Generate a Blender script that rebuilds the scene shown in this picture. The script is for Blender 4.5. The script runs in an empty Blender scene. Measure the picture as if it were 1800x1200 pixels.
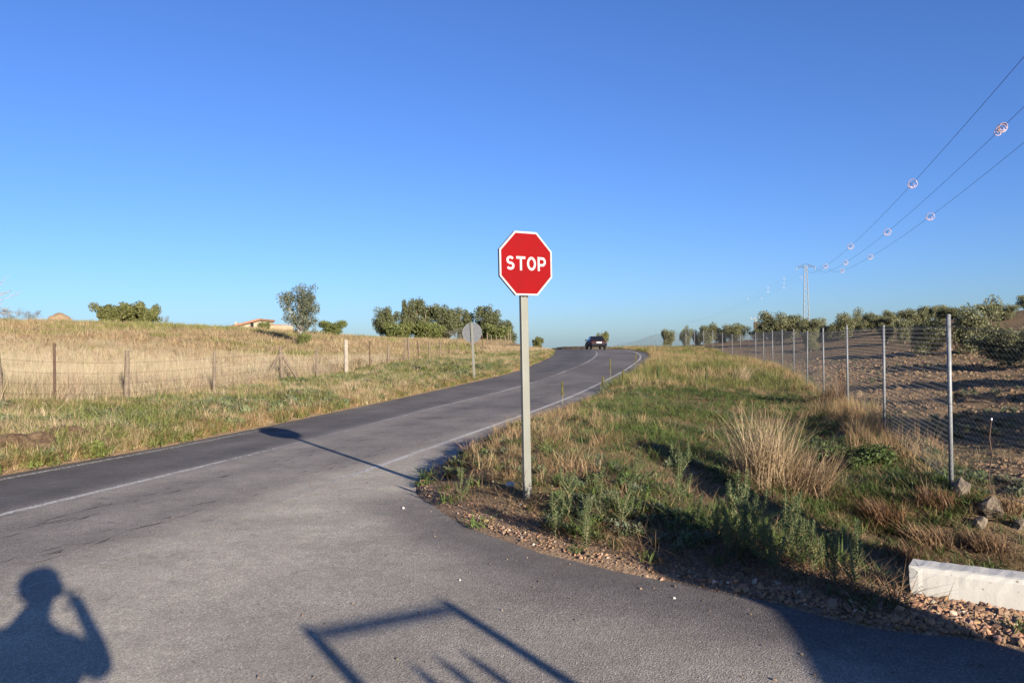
import bpy, math, random
import numpy as np
from mathutils import Vector, Matrix
from mathutils.geometry import delaunay_2d_cdt

random.seed(7)
RNG = np.random.default_rng(11)
SC = bpy.context.scene
COL = SC.collection
rad = math.radians

# ------------------------------------------------------------------ camera
EYE = 1.62
FPX = 1400.0
PITCH, ROLL = rad(0.12), rad(0.7)
cam_data = bpy.data.cameras.new('camera')
cam_data.sensor_width = 36.0
cam_data.lens = 36.0 * FPX / 1800.0
cam_data.clip_start = 0.05
cam_data.clip_end = 6000.0
cam = bpy.data.objects.new('camera', cam_data)
COL.objects.link(cam)
cam.location = (0, 0, EYE)
cam.rotation_euler = (math.pi / 2 + PITCH, ROLL, 0)
SC.camera = cam

# ------------------------------------------------------------------ sky and sun
SUN_AZ, SUN_EL = rad(29.9), rad(14.4)          # the sun stands behind the camera, to its right
to_sun = Vector((math.sin(SUN_AZ) * math.cos(SUN_EL), -math.cos(SUN_AZ) * math.cos(SUN_EL), math.sin(SUN_EL)))
world = bpy.data.worlds.new('World')
SC.world = world
world.use_nodes = True
wn = world.node_tree.nodes
sky = wn.new('ShaderNodeTexSky')
sky.sky_type = 'NISHITA'
sky.sun_disc = False
sky.sun_elevation = SUN_EL
sky.sun_rotation = math.pi - SUN_AZ
sky.altitude = 300
sky.air_density = 1.0
sky.dust_density = 0.48
sky.ozone_density = 1.6
bg = wn['Background']
bg.inputs['Strength'].default_value = 0.05
wb = wn.new('ShaderNodeMix'); wb.data_type = 'RGBA'; wb.blend_type = 'MULTIPLY'      # the camera's white balance, even over the whole sky
wb.inputs[0].default_value = 1.0
wb.inputs[7].default_value = (0.50, 0.77, 1.42, 1)
world.node_tree.links.new(sky.outputs['Color'], wb.inputs[6])
world.node_tree.links.new(wb.outputs[2], bg.inputs['Color'])
sun_data = bpy.data.lights.new('sun', 'SUN')
sun_data.energy = 5.0
sun_data.angle = rad(0.53)
sun_data.color = (1.0, 0.93, 0.82)
sun = bpy.data.objects.new('sun', sun_data)
COL.objects.link(sun)
sun.rotation_euler = to_sun.to_track_quat('Z', 'Y').to_euler()
SC.view_settings.view_transform = 'Standard'
SC.view_settings.look = 'None'
SC.view_settings.gamma = 1.0
SC.view_settings.use_curve_mapping = False
SC.view_settings.exposure = 1.34
SC.cycles.max_bounces = 4
SC.cycles.diffuse_bounces = 2
SC.cycles.glossy_bounces = 2
SC.cycles.transparent_max_bounces = 8
SC.cycles.use_denoising = True

# ------------------------------------------------------------------ helpers
def tag(o, label=None, cat=None, group=None, kind=None):
    if label: o['label'] = label
    if cat: o['category'] = cat
    if group: o['group'] = group
    if kind: o['kind'] = kind
    return o

def empty(name, loc=(0, 0, 0), rz=0.0, label=None, cat=None, group=None):
    o = bpy.data.objects.new(name, None)
    o.empty_display_size = 0.2
    COL.objects.link(o)
    o.location = loc
    o.rotation_euler = (0, 0, rz)
    return tag(o, label, cat, group)

def link(name, me, mat=None, parent=None):
    o = bpy.data.objects.new(name, me)
    COL.objects.link(o)
    if mat is not None and not me.materials:
        me.materials.append(mat)
    if parent is not None:
        o.parent = parent
    return o

def np_mesh(name, v, f, smooth=False):
    """v (n,3), f (m,k) numpy arrays -> mesh"""
    me = bpy.data.meshes.new(name)
    v = np.asarray(v, dtype=np.float32); f = np.asarray(f, dtype=np.int32)
    k = f.shape[1]
    me.vertices.add(len(v)); me.vertices.foreach_set('co', v.ravel())
    me.loops.add(f.size); me.loops.foreach_set('vertex_index', f.ravel())
    me.polygons.add(len(f))
    me.polygons.foreach_set('loop_start', np.arange(0, f.size, k, dtype=np.int32))
    me.polygons.foreach_set('use_smooth', np.full(len(f), smooth, dtype=bool))
    me.update(calc_edges=True)
    me.validate()
    return me

def vattr(me, name, vals, typ='FLOAT'):
    a = me.attributes.new(name, typ, 'POINT')
    vals = np.asarray(vals, dtype=np.float32)
    a.data.foreach_set({'FLOAT': 'value', 'FLOAT_COLOR': 'color', 'FLOAT_VECTOR': 'vector'}[typ], vals.ravel())

class MB:
    """collects simple solids into one mesh"""
    def __init__(s): s.v = []; s.f = []; s.m = []
    def add(s, vs, fs, mi=0):
        b = len(s.v); s.v += [tuple(p) for p in vs]
        for f in fs:
            s.f.append([b + i for i in f]); s.m.append(mi)
    def box(s, c, d, M=None, mi=0):
        x, y, z = (q / 2 for q in d)
        vs = [Vector((a * x, b * y, e * z)) for a in (-1, 1) for b in (-1, 1) for e in (-1, 1)]
        vs = [(M @ p if M else p) + Vector(c) for p in vs]
        s.add(vs, [(0, 1, 3, 2), (4, 6, 7, 5), (0, 4, 5, 1), (2, 3, 7, 6), (0, 2, 6, 4), (1, 5, 7, 3)], mi)
    def tube(s, pts, rs, n=6, cap=True, mi=0):
        pts = [Vector(p) for p in pts]
        if not hasattr(rs, '__len__'): rs = [rs] * len(pts)
        b = len(s.v)
        up = Vector((0.13, 0.31, 0.94))
        for i, p in enumerate(pts):
            t = (pts[min(i + 1, len(pts) - 1)] - pts[max(i - 1, 0)]).normalized()
            a = t.cross(up)
            if a.length < 0.05: a = t.cross(Vector((1, 0, 0)))
            a.normalize(); c = t.cross(a)
            for k in range(n):
                w = 2 * math.pi * k / n
                s.v.append(tuple(p + (a * math.cos(w) + c * math.sin(w)) * rs[i]))
        for i in range(len(pts) - 1):
            for k in range(n):
                k2 = (k + 1) % n
                s.f.append([b + i * n + k, b + i * n + k2, b + (i + 1) * n + k2, b + (i + 1) * n + k]); s.m.append(mi)
        if cap:
            s.f.append([b + k for k in reversed(range(n))]); s.m.append(mi)
            e = b + (len(pts) - 1) * n
            s.f.append([e + k for k in range(n)]); s.m.append(mi)
    def prism(s, poly, z0, z1, M=None, mi=0):
        """poly in local XZ plane extruded along local Y from z0 to z1"""
        n = len(poly)
        vs = [Vector((x, z0, z)) for x, z in poly] + [Vector((x, z1, z)) for x, z in poly]
        if M: vs = [M @ p for p in vs]
        fs = [list(range(n)), list(range(2 * n - 1, n - 1, -1))]
        fs += [[i, i + n, (i + 1) % n + n, (i + 1) % n] for i in range(n)]
        s.add(vs, fs, mi)
    def mesh(s, name, smooth=False):
        me = bpy.data.meshes.new(name)
        me.from_pydata(s.v, [], s.f)
        if any(s.m): me.polygons.foreach_set('material_index', s.m)
        if smooth: me.polygons.foreach_set('use_smooth', [True] * len(s.f))
        me.update(); return me
    def build(s, name, mat, parent=None, smooth=False, bevel=0.0):
        o = link(name, s.mesh(name, smooth), mat, parent)
        if bevel:
            m = o.modifiers.new('bevel', 'BEVEL'); m.width = bevel; m.segments = 2; m.limit_method = 'ANGLE'
        return o

def copy_tree(o, parent=None):
    c = o.copy(); COL.objects.link(c)
    if parent is not None: c.parent = parent
    for ch in list(o.children): copy_tree(ch, c)
    return c

# value noise in numpy (used for patchiness of plants, soil relief, worn paint)
_LAT = RNG.random((256, 256))
def vnoise(x, y, s=1.0, off=0.0):
    x = np.asarray(x, float) / s + 71.3 + off * 17.7; y = np.asarray(y, float) / s + 33.1 + off * 9.1
    xi = np.floor(x).astype(int); yi = np.floor(y).astype(int)
    fx = x - xi; fy = y - yi
    fx = fx * fx * (3 - 2 * fx); fy = fy * fy * (3 - 2 * fy)
    a = _LAT[xi % 256, yi % 256]; b = _LAT[(xi + 1) % 256, yi % 256]
    c = _LAT[xi % 256, (yi + 1) % 256]; d = _LAT[(xi + 1) % 256, (yi + 1) % 256]
    return (a * (1 - fx) + b * fx) * (1 - fy) + (c * (1 - fx) + d * fx) * fy
def fbm(x, y, s=1.0, off=0.0, oct=3):
    t = 0; a = 1; w = 0
    for k in range(oct):
        t = t + a * vnoise(x, y, s / 2 ** k, off + k * 3.3); w += a; a *= 0.5
    return t / w
def sstep(a, b, x):
    t = np.clip((np.asarray(x, float) - a) / (b - a), 0, 1); return t * t * (3 - 2 * t)

# ------------------------------------------------------------------ sight lines -> places on the ground
CAMR = np.array(Matrix.Rotation(ROLL, 3, 'Y') @ Matrix.Rotation(math.pi / 2 + PITCH, 3, 'X'))
def ray(px, py): return CAMR @ np.array([(px - 900) / FPX, (600 - py) / FPX, -1.0])
def at(px, py, D):
    r = ray(px, py); return Vector((r[0] / r[1] * D, D, EYE + r[2] / r[1] * D))

# ------------------------------------------------------------------ road plan
ZD = [-80, -5, 4, 8, 15, 20, 25, 35, 45, 55, 65, 75, 85, 95, 110, 150, 250]
ZZ = [0, 0, 0, -.03, -.09, -.10, -.08, .12, .37, .62, .78, .85, .84, .75, .45, -1, -4]
_tab = np.arange(-80, 250, .5)
_zt = np.convolve(np.pad(np.interp(_tab, ZD, ZZ), 4, mode='edge'), np.ones(9) / 9, 'valid')
def zroad(d): return np.interp(d, _tab, _zt)
def smooth_curve(pts, lo=-60):
    d = np.array([p[1] for p in pts]); x = np.array([p[0] for p in pts])
    s = (x[1] - x[0]) / (d[1] - d[0]); s = .26 if not .2 < s < .32 else s
    d = np.concatenate([[lo], d]); x = np.concatenate([[x[0] + .26 * (lo - d[1])], x])
    g = np.arange(lo, 200, .5); xi = np.interp(g, d, x)
    for w in (13, 9):
        xi = np.convolve(np.pad(xi, w // 2, mode='reflect', reflect_type='odd'), np.ones(w) / w, 'valid')
    return g, xi
_L = smooth_curve([(-6.7, 10.4), (-6.19, 12.34), (-5.34, 15.84), (-4.6, 20.02), (-3.32, 25.66), (-1.55, 32.02), (.35, 39.02), (2.89, 55.66), (3.85, 70.26), (3.6, 85), (2.0, 100), (-4, 130), (-30, 200)])
_C = smooth_curve([(-5.1, 7.9), (-4.92, 8.72), (-4.08, 12.36), (-3.81, 14.06), (-3.19, 16.46), (-2.15, 21.74), (.25, 29.28), (2.07, 36.52), (4.3, 46.42), (5.74, 54.74), (6.82, 63.78), (7.6, 73.48), (7.3, 85), (5.4, 100), (-.5, 130), (-26, 200)])
_R = smooth_curve([(-3.37, 5.22), (-3.24, 5.62), (-2.85, 7.2), (-1.93, 10.56), (-1.2, 13.8), (.15, 18.62), (1.43, 23.4), (3.19, 29.94), (5.61, 39.36), (7.99, 49.78), (9.04, 55.8), (9.8, 62.44), (10.15, 68.7), (10.6, 76), (10.4, 85), (8.6, 100), (3, 130), (-22.5, 200)])
XL = lambda d: np.interp(d, *_L)
XC = lambda d: np.interp(d, *_C)
XR = lambda d: np.interp(d, *_R)
# asphalt outline: left edge from far behind to far ahead, right edge back to the junction bell, round it, and the access track
VERGE = [(8.45, 47.48), (4.95, 33.28), (3.41, 27.46), (1.47, 20.84), (.42, 16.84), (.06, 15.22), (-.63, 12.72), (-1.1, 10.6), (-1.24, 10.0), (-1.19, 9.4), (-.98, 8.52), (-.67, 7.74), (-.36, 7.06), (-.02, 6.5), (.25, 6.2), (.46, 5.85), (.66, 5.68), (.91, 5.60), (1.13, 5.38), (1.54, 5.06), (1.74, 4.86), (1.83, 4.58), (1.97, 4.42), (2.15, 4.34), (2.4, 4.34), (2.52, 4.28), (2.64, 4.14), (3.3, 3.4), (5.0, 1.6), (8.2, -3.5), (13, -12), (19, -24), (14.5, -27), (8.5, -16), (4, -8.5), (1.0, -5.5), (-2.5, -4.2)]
lo_d = np.arange(-55, 196, 1.0)
OUT = [(float(XL(d)) - .12, float(d)) for d in lo_d]
OUT += [(float(XR(d)) + .55, float(d)) for d in np.arange(195, 50, -1.0)]
_vg = []
for (a, b) in zip(VERGE[:-1], VERGE[1:]):
    n = max(1, int(math.hypot(b[0] - a[0], b[1] - a[1]) / .22))
    for k in range(n):
        t = k / n; _vg.append((a[0] + (b[0] - a[0]) * t, a[1] + (b[1] - a[1]) * t))
_vg = np.array(_vg)
_vs = _vg.copy()
for _ in range(3): _vs[1:-1] = (_vs[:-2] + 2 * _vs[1:-1] + _vs[2:]) / 4
_vs += (np.stack([vnoise(_vs[:, 0], _vs[:, 1], .35, 4), vnoise(_vs[:, 0], _vs[:, 1], .35, 8)], 1) - .5) * .10
OUT += [tuple(p) for p in _vs]
OUT += [(float(XR(d)) + .45, float(d)) for d in np.arange(-6, -55, -1.0)]
OUTA = np.array(OUT)

def sdist(x, y):
    """signed distance to the asphalt edge, positive outside"""
    x = np.atleast_1d(np.asarray(x, float)); y = np.atleast_1d(np.asarray(y, float))
    full = np.full(len(x), 5.0)
    near = (x > XL(y) - 3.2) & (y > -60) & (y < 200) & ((x < XR(y) + 4) | ((y < 12) & (x < 23)))
    ix = np.where(near)[0]; x = x[ix]; y = y[ix]
    out = np.empty(len(x))
    A = OUTA; B = np.roll(A, -1, 0); E = B - A; L2 = (E ** 2).sum(1) + 1e-12
    for i in range(0, len(x), 20000):
        px = x[i:i + 20000, None]; py = y[i:i + 20000, None]
        dx = px - A[:, 0]; dy = py - A[:, 1]
        t = np.clip((dx * E[:, 0] + dy * E[:, 1]) / L2, 0, 1)
        d = np.sqrt(((dx - t * E[:, 0]) ** 2 + (dy - t * E[:, 1]) ** 2).min(1))
        c = ((A[:, 1] > py) != (B[:, 1] > py)) & (px < E[:, 0] * (py - A[:, 1]) / np.where(np.abs(E[:, 1]) < 1e-9, 1e-9, E[:, 1]) + A[:, 0])
        out[i:i + 20000] = np.where(c.sum(1) % 2 == 1, -d, d)
    full[ix] = out
    return full

# ------------------------------------------------------------------ terrain: thin-plate surface through surveyed points
CP = []
def cp(px, py, D): p = at(px, py, D); CP.append((p.x, p.y, p.z))
for a in [(95, 714, 18), (222, 707, 19.5), (375, 694, 22), (495, 675, 28), (556, 668, 31), (608, 660, 34), (649, 652, 38), (733, 640, 48), (830, 625, 65), (885, 610, 83)]: cp(*a)
for a in [(-250, 568, 68), (60, 566, 72), (200, 570, 76), (300, 573, 78), (400, 579, 82), (525, 605, 60), (560, 591, 92), (640, 596, 100), (750, 600, 105), (880, 602, 108)]: cp(*a)
for a in [(1671, 843, 9.5), (1556, 760, 14.4), (1491, 716, 19.3), (1420, 690, 27), (1342, 645, 47), (1287, 632, 67), (1210, 614, 90), (1145, 610, 110), (1080, 603, 186)]: cp(*a)
for a in [(1800, 800, 11.5), (1800, 700, 17.5), (1800, 547, 70), (2200, 520, 60), (1600, 573, 82), (1450, 588, 92), (1310, 599, 104), (2200, 640, 22)]: cp(*a)
CP += [(.15, 7.15, .2), (1.0, 7.6, .2), (1.6, 10, .18), (2.6, 13, .14), (3.9, 18, .10), (5.5, 24, .06), (8, 33, .15), (10.5, 45, .3), (12.5, 60, .55), (13.5, 75, .8)]
CP += [(3.6, 6.1, -.72), (3.9, 8.6, -.66), (4.5, 11.5, -.48), (5.6, 15, -.28), (6.9, 20, -.2), (4.7, 5.3, -.72), (6.5, 3.0, -.3)]
CP += [(2.75, 4.75, .0), (3.4, 4.1, .0), (4.4, 3.2, .0), (2.0, 5.4, .06), (2.4, 6.3, .0)]
CP += [(-7.5, 10, .08), (-8.5, 13, .2), (-9.5, 10, .25), (-6.5, 17, .12), (-5.0, 25, .15), (0, 42, .5), (2.5, 60, .85), (2, 72, 1.0), (-12, 12, .35), (-16, 10, .4)]
CP += [(-14, -20, .2), (-25, 0, .3), (12, -20, .1), (25, -8, .2), (0, -50, .1), (-40, 20, .9), (30, 8, .3), (60, 0, 1.5), (-60, 0, 1.0), (40, -50, .3), (-50, -50, .5)]
CP += [(-60, 125, 2.6), (-20, 150, .8), (40, 140, 1.2), (75, 120, 4.2), (10, 150, -.6), (-95, 80, 4.3), (120, 80, 6)]
CPA = np.array(CP)
def _tpsk(r2): return np.where(r2 > 1e-9, r2 * np.log(r2 + 1e-12), 0) * .5
_n = len(CPA)
_K = _tpsk(((CPA[:, None, :2] - CPA[None, :, :2]) ** 2).sum(2)) + np.eye(_n) * .8
_P = np.c_[np.ones(_n), CPA[:, :2]]
_W = np.linalg.solve(np.block([[_K, _P], [_P.T, np.zeros((3, 3))]]), np.r_[CPA[:, 2], np.zeros(3)])
def tps(x, y):
    x = np.asarray(x, float); y = np.asarray(y, float); o = np.empty(len(x))
    for i in range(0, len(x), 20000):
        a = x[i:i + 20000]; b = y[i:i + 20000]
        r2 = (a[:, None] - CPA[:, 0]) ** 2 + (b[:, None] - CPA[:, 1]) ** 2
        o[i:i + 20000] = _tpsk(r2) @ _W[:_n] + _W[_n] + _W[_n + 1] * a + _W[_n + 2] * b
    return o
FENCE_R = [(1669, 9.5), (1553, 14.4), (1489, 19.3), (1447, 24.0), (1418, 28.6), (1395, 33.2), (1375, 37.8), (1358, 42.4), (1342, 47), (1328, 51.8), (1315, 56.6), (1301, 61.5), (1287, 66.5), (1270, 71.5), (1253, 76.6), (1237, 81.8), (1221, 87), (1206, 92.2), (1191, 97.5), (1177, 103), (1164, 108.5), (1153, 114), (1143, 120), (1133, 127), (1123, 135), (1113, 144), (1103, 154), (1093, 165), (1083, 177), (1076, 190)]
FRX = np.array([(px - 900) / FPX * D for px, D in FENCE_R]); FRD = np.array([D for px, D in FENCE_R])
def fence_x(d): return np.where(d < 9.5, 5.21 + (d - 9.5) * .31, np.interp(d, FRD, FRX))
def grove_mask(x, y): return sstep(.35, 1.3, x - fence_x(y) + (vnoise(x, y, 1.1, 2) - .5) * 1.2) * sstep(-2, 6, y)
FENCE_L = [(2, 17.3), (95, 18), (222, 19.5), (375, 22), (495, 28), (556, 31), (608, 34), (649, 38), (683, 42), (711, 45.5), (719, 47), (735, 50), (755, 54), (774, 58), (789, 62), (806, 66), (829, 71), (838, 74), (848, 77), (857, 80), (864, 83), (872, 86), (880, 90), (888, 95), (893, 99), (898, 103), (903, 108)]
FLX = np.array([(px - 900) / FPX * D for px, D in FENCE_L]); FLD = np.array([D for px, D in FENCE_L])
def fence_lx(d): return np.where(d < 17.3, -11.1 - (17.3 - d) * 1.1, np.interp(d, FLD, FLX))
def terrain(x, y):
    x = np.atleast_1d(np.asarray(x, float)); y = np.atleast_1d(np.asarray(y, float))
    r = np.hypot(x, y)
    z = tps(np.clip(x, -150, 150), np.clip(y, -70, 160))
    far = sstep(115, 240, r) 
    z = z * (1 - far) + far * (-1.5 - .012 * np.maximum(r - 150, 0))
    g = grove_mask(x, y)
    z = z + g * ((fbm(x, y, .55, 5) - .5) * .16 + (fbm(x * .4, y, 1.3, 6) - .5) * .42 * sstep(9, 12, y))
    z = z + (1 - g) * (fbm(x, y, 1.3, 7) - .5) * np.where(x < 0, .26, .15)
    z = z + sstep(25, 60, r) * (fbm(x, y, 9, 12) - .5) * .55
    d = sdist(x, y)
    w = sstep(.0, 1.1, d)
    edge = .012 + .03 * sstep(0, .12, d)
    zr = zroad(y)
    z = (zr + np.where(d > 0, edge, -.06)) * (1 - w) + z * w
    # the ground never stands above the tarmac where the tarmac runs over it
    return np.where(d < 0.02, zr - .06 * sstep(.02, -.10, d) - .006, z)
def gz(x, y): return float(terrain([x], [y])[0])
def hit(px, py, d0=3.5, d1=150):
    r = ray(px, py); d = np.concatenate([np.arange(d0, 30, .05), np.arange(30, d1, .25)])
    f = EYE + r[2] / r[1] * d - terrain(r[0] / r[1] * d, d)
    i = np.where(f <= 0)[0]; i = i[0] if len(i) else int(np.argmin(f))
    return Vector((r[0] / r[1] * d[i], d[i], gz(r[0] / r[1] * d[i], d[i])))
def stand(px, D):
    r = ray(px, 600); x = r[0] / r[1] * D; return Vector((x, D, gz(x, D)))

# ------------------------------------------------------------------ materials
def mat(name, color, rough=.8, spec=.3, metal=0.0):
    m = bpy.data.materials.new(name); m.use_nodes = True
    b = m.node_tree.nodes['Principled BSDF']
    b.inputs['Base Color'].default_value = (*color, 1)
    b.inputs['Roughness'].default_value = rough
    b.inputs['Specular IOR Level'].default_value = spec
    b.inputs['Metallic'].default_value = metal
    return m
def N(m, t, **kw):
    n = m.node_tree.nodes.new(t)
    for k, v in kw.items():
        if hasattr(n, k): setattr(n, k, v)
        else: n.inputs[k].default_value = v
    return n
def LK(m, a, b): m.node_tree.links.new(a, b)
def mixc(m, fac, a, b, blend='MIX'):
    n = N(m, 'ShaderNodeMix', data_type='RGBA', blend_type=blend)
    for sock, v in ((n.inputs[0], fac), (n.inputs[6], a), (n.inputs[7], b)):
        if isinstance(v, bpy.types.NodeSocket): LK(m, v, sock)
        elif isinstance(v, (int, float)): sock.default_value = v
        else: sock.default_value = (*v, 1) if len(v) == 3 else v
    return n.outputs[2]
def ramp(m, fac, stops):
    n = N(m, 'ShaderNodeValToRGB'); e = n.color_ramp.elements
    while len(e) < len(stops): e.new(.5)
    for q, (p, c) in zip(e, stops):
        q.position = p; q.color = (c, c, c, 1) if isinstance(c, (int, float)) else (*c, 1)
    LK(m, fac, n.inputs[0]); return n.outputs[0]
def noise(m, scale, detail=4, rough=.55, coord=None, dist=0.0):
    n = N(m, 'ShaderNodeTexNoise'); n.inputs['Scale'].default_value = scale; n.inputs['Detail'].default_value = detail
    n.inputs['Roughness'].default_value = rough; n.inputs['Distortion'].default_value = dist
    if coord is not None: LK(m, coord, n.inputs['Vector'])
    return n.outputs['Fac']
def objco(m): return N(m, 'ShaderNodeTexCoord').outputs['Object']
def bsdf(m): return m.node_tree.nodes['Principled BSDF']
def bump(m, h, strength=.4, dist=.01):
    n = N(m, 'ShaderNodeBump'); n.inputs['Strength'].default_value = strength; n.inputs['Distance'].default_value = dist
    LK(m, h, n.inputs['Height']); LK(m, n.outputs[0], bsdf(m).inputs['Normal'])
def attr(m, name, typ='GEOMETRY'):
    n = N(m, 'ShaderNodeAttribute'); n.attribute_name = name; n.attribute_type = typ; return n
def grained(name, c1, c2, scale=8, rough=.85, bumps=.3, bdist=.01, spec=.25, metal=0.0):
    m = mat(name, c1, rough, spec, metal); co = objco(m)
    f = noise(m, scale, 6, .6, co)
    LK(m, mixc(m, ramp(m, f, [(.3, 0.0), (.7, 1.0)]), c1, c2), bsdf(m).inputs['Base Color'])
    if bumps: bump(m, noise(m, scale * 5, 4, .6, co), bumps, bdist)
    return m

M = {}
# leaf / blade material: colour from the instance or the mesh, thin and translucent
def leafmat(name, src, spec=.25, trans=.25):
    m = mat(name, (.1, .12, .05), .6, spec)
    a = attr(m, 'tint', src)
    LK(m, a.outputs['Color'], bsdf(m).inputs['Base Color'])
    t = N(m, 'ShaderNodeBsdfTranslucent'); LK(m, a.outputs['Color'], t.inputs['Color'])
    x = N(m, 'ShaderNodeMixShader'); x.inputs[0].default_value = trans
    LK(m, bsdf(m).outputs[0], x.inputs[1]); LK(m, t.outputs[0], x.inputs[2])
    LK(m, x.outputs[0], m.node_tree.nodes['Material Output'].inputs['Surface'])
    return m
M['blade'] = leafmat('blade', 'INSTANCER')
M['leaf'] = leafmat('leaf', 'GEOMETRY', .25, .25)
mp = mat('pebble', (.3, .2, .13), .85, .2)
LK(mp, attr(mp, 'tint', 'INSTANCER').outputs['Color'], bsdf(mp).inputs['Base Color'])
M['pebble'] = mp
M['bark'] = grained('bark', (.12, .09, .065), (.22, .18, .14), 6, .9, .6, .03)
M['bark_grey'] = grained('bark_grey', (.2, .17, .15), (.3, .27, .24), 6, .9, .5, .03)
M['galv'] = grained('galvanised', (.15, .15, .15), (.21, .21, .21), 22, .55, .1, .002, .4, .2)
M['wire'] = mat('wire', (.13, .13, .135), .6, .2, .2)
M['cable'] = mat('cable', (.06, .06, .065), .5, .4, .3)
M['concrete'] = grained('concrete', (.20, .165, .125), (.27, .23, .18), 7, .9, .5, .006)
M['timber'] = grained('old_timber', (.10, .072, .05), (.19, .145, .10), 14, .9, .6, .01)
M['rust'] = grained('rusty_steel', (.055, .032, .022), (.085, .052, .035), 16, .9, .4, .004)
M['signback'] = grained('sign_back', (.13, .13, .13), (.165, .165, .165), 12, .55, .05, .001, .4, .3)
M['white_sheet'] = mat('white_sheeting', (.34, .335, .315), .6, .1)
M['red_sheet'] = grained('red_sheeting', (.185, .003, .004), (.150, .004, .005), 4, .65, 0, 0, .06)
m = mat('sign_post_steel', (.40, .40, .37), .55, .4, .1); co = objco(m)
n1 = noise(m, 3.0, 6, .6, co); n2 = noise(m, 30, 4, .6, co)
sx = N(m, 'ShaderNodeSeparateXYZ'); LK(m, co, sx.inputs[0])
low = ramp(m, sx.outputs['Z'], [(0.0, 1.0), (.42, 0.0)])
mu = N(m, 'ShaderNodeMath', operation='MULTIPLY'); LK(m, low, mu.inputs[0]); LK(m, ramp(m, n2, [(.46, 0.0), (.60, 1.0)]), mu.inputs[1])
c0 = mixc(m, ramp(m, n1, [(.35, 0.0), (.7, 1.0)]), (.155, .15, .12), (.185, .18, .15))
LK(m, mixc(m, mu.outputs[0], c0, (.13, .12, .10)), bsdf(m).inputs['Base Color']); bump(m, n2, .08, .002)
M['sign_post'] = m

# asphalt: 'tone' follows lanes, wheel paths, dust and the darker patch by the verge
m = mat('asphalt', (.1, .1, .1), .88, .25); co = objco(m); a = attr(m, 'tone')
fine = noise(m, 130, 3, .7, co); vor = N(m, 'ShaderNodeTexVoronoi'); vor.inputs['Scale'].default_value = 95; LK(m, co, vor.inputs['Vector'])
blot = noise(m, 1.1, 6, .6, co); blot2 = noise(m, 7, 5, .6, co)
base = ramp(m, a.outputs['Fac'], [(0.0, (.072, .063, .059)), (.25, (.135, .115, .100)), (.5, (.25, .212, .175)), (1.0, (.50, .425, .322))])
base = mixc(m, .85, base, ramp(m, vor.outputs['Color'], [(.15, .72), (.6, 1.0), (.95, 1.45)]), 'MULTIPLY')
base = mixc(m, 1.0, base, ramp(m, fine, [(.36, .5), (.56, 1.08)]), 'MULTIPLY')
base = mixc(m, 1.0, base, ramp(m, blot, [(.33, .80), (.68, 1.12)]), 'MULTIPLY')
base = mixc(m, 1.0, base, ramp(m, blot2, [(.30, .90), (.72, 1.12)]), 'MULTIPLY')
stain = noise(m, 2.3, 3, .5, co)
base = mixc(m, ramp(m, stain, [(.66, 0.0), (.76, .5)]), base, (.085, .078, .074))
LK(m, base, bsdf(m).inputs['Base Color'])
ad = N(m, 'ShaderNodeMath', operation='ADD'); LK(m, fine, ad.inputs[0]); LK(m, vor.outputs['Distance'], ad.inputs[1])
bump(m, ad.outputs[0], .55, .006)
M['asphalt'] = m
# worn road paint: lets the asphalt show through where it has gone
m = mat('road_paint', (.6, .58, .54), .7, .3); co = objco(m); a = attr(m, 'wear')
fine = noise(m, 26, 6, .7, co)
gt = N(m, 'ShaderNodeMath', operation='SUBTRACT'); LK(m, fine, gt.inputs[0]); LK(m, a.outputs['Fac'], gt.inputs[1])
bsdf(m).inputs['Base Color'].default_value = (.52, .475, .41, 1)
tr = N(m, 'ShaderNodeBsdfTransparent'); mx = N(m, 'ShaderNodeMixShader')
LK(m, ramp(m, gt.outputs[0], [(-.0, 0.0), (.14, .9)]), mx.inputs[0]); LK(m, tr.outputs[0], mx.inputs[1]); LK(m, bsdf(m).outputs[0], mx.inputs[2])
LK(m, mx.outputs[0], m.node_tree.nodes['Material Output'].inputs['Surface'])
M['paint'] = m

# ground: soil, straw, green, gravel shares are laid out per place
m = mat('ground', (.2, .15, .1), .95, .1); co = objco(m)
za = attr(m, 'zone')
sp = N(m, 'ShaderNodeSeparateColor'); LK(m, za.outputs['Color'], sp.inputs[0])
f1 = noise(m, 5, 6, .65, co); f2 = noise(m, .7, 6, .6, co); f3 = noise(m, 40, 4, .7, co)
soil = mixc(m, ramp(m, f1, [(.3, 0.0), (.7, 1.0)]), (.13, .080, .043), (.225, .145, .080))
soil = mixc(m, ramp(m, f3, [(.45, 0.0), (.7, .6)]), soil, (.22, .152, .09))
straw = mixc(m, ramp(m, f2, [(.35, 0.0), (.65, 1.0)]), (.30, .205, .105), (.44, .32, .17))
straw = mixc(m, ramp(m, f3, [(.4, .55), (.6, 0.0)]), straw, (.17, .12, .06))
green = mixc(m, ramp(m, f1, [(.3, 0.0), (.7, 1.0)]), (.06, .075, .022), (.17, .17, .055))
grav = mixc(m, ramp(m, f3, [(.35, 0.0), (.65, 1.0)]), (.16, .10, .065), (.40, .27, .17))
c = mixc(m, sp.outputs[0], soil, straw); c = mixc(m, sp.outputs[1], c, green); c = mixc(m, sp.outputs[2], c, grav)
LK(m, c, bsdf(m).inputs['Base Color'])
ad = N(m, 'ShaderNodeMath', operation='ADD'); LK(m, f1, ad.inputs[0]); LK(m, f3, ad.inputs[1])
bump(m, ad.outputs[0], .8, .05)
M['ground'] = m

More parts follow.
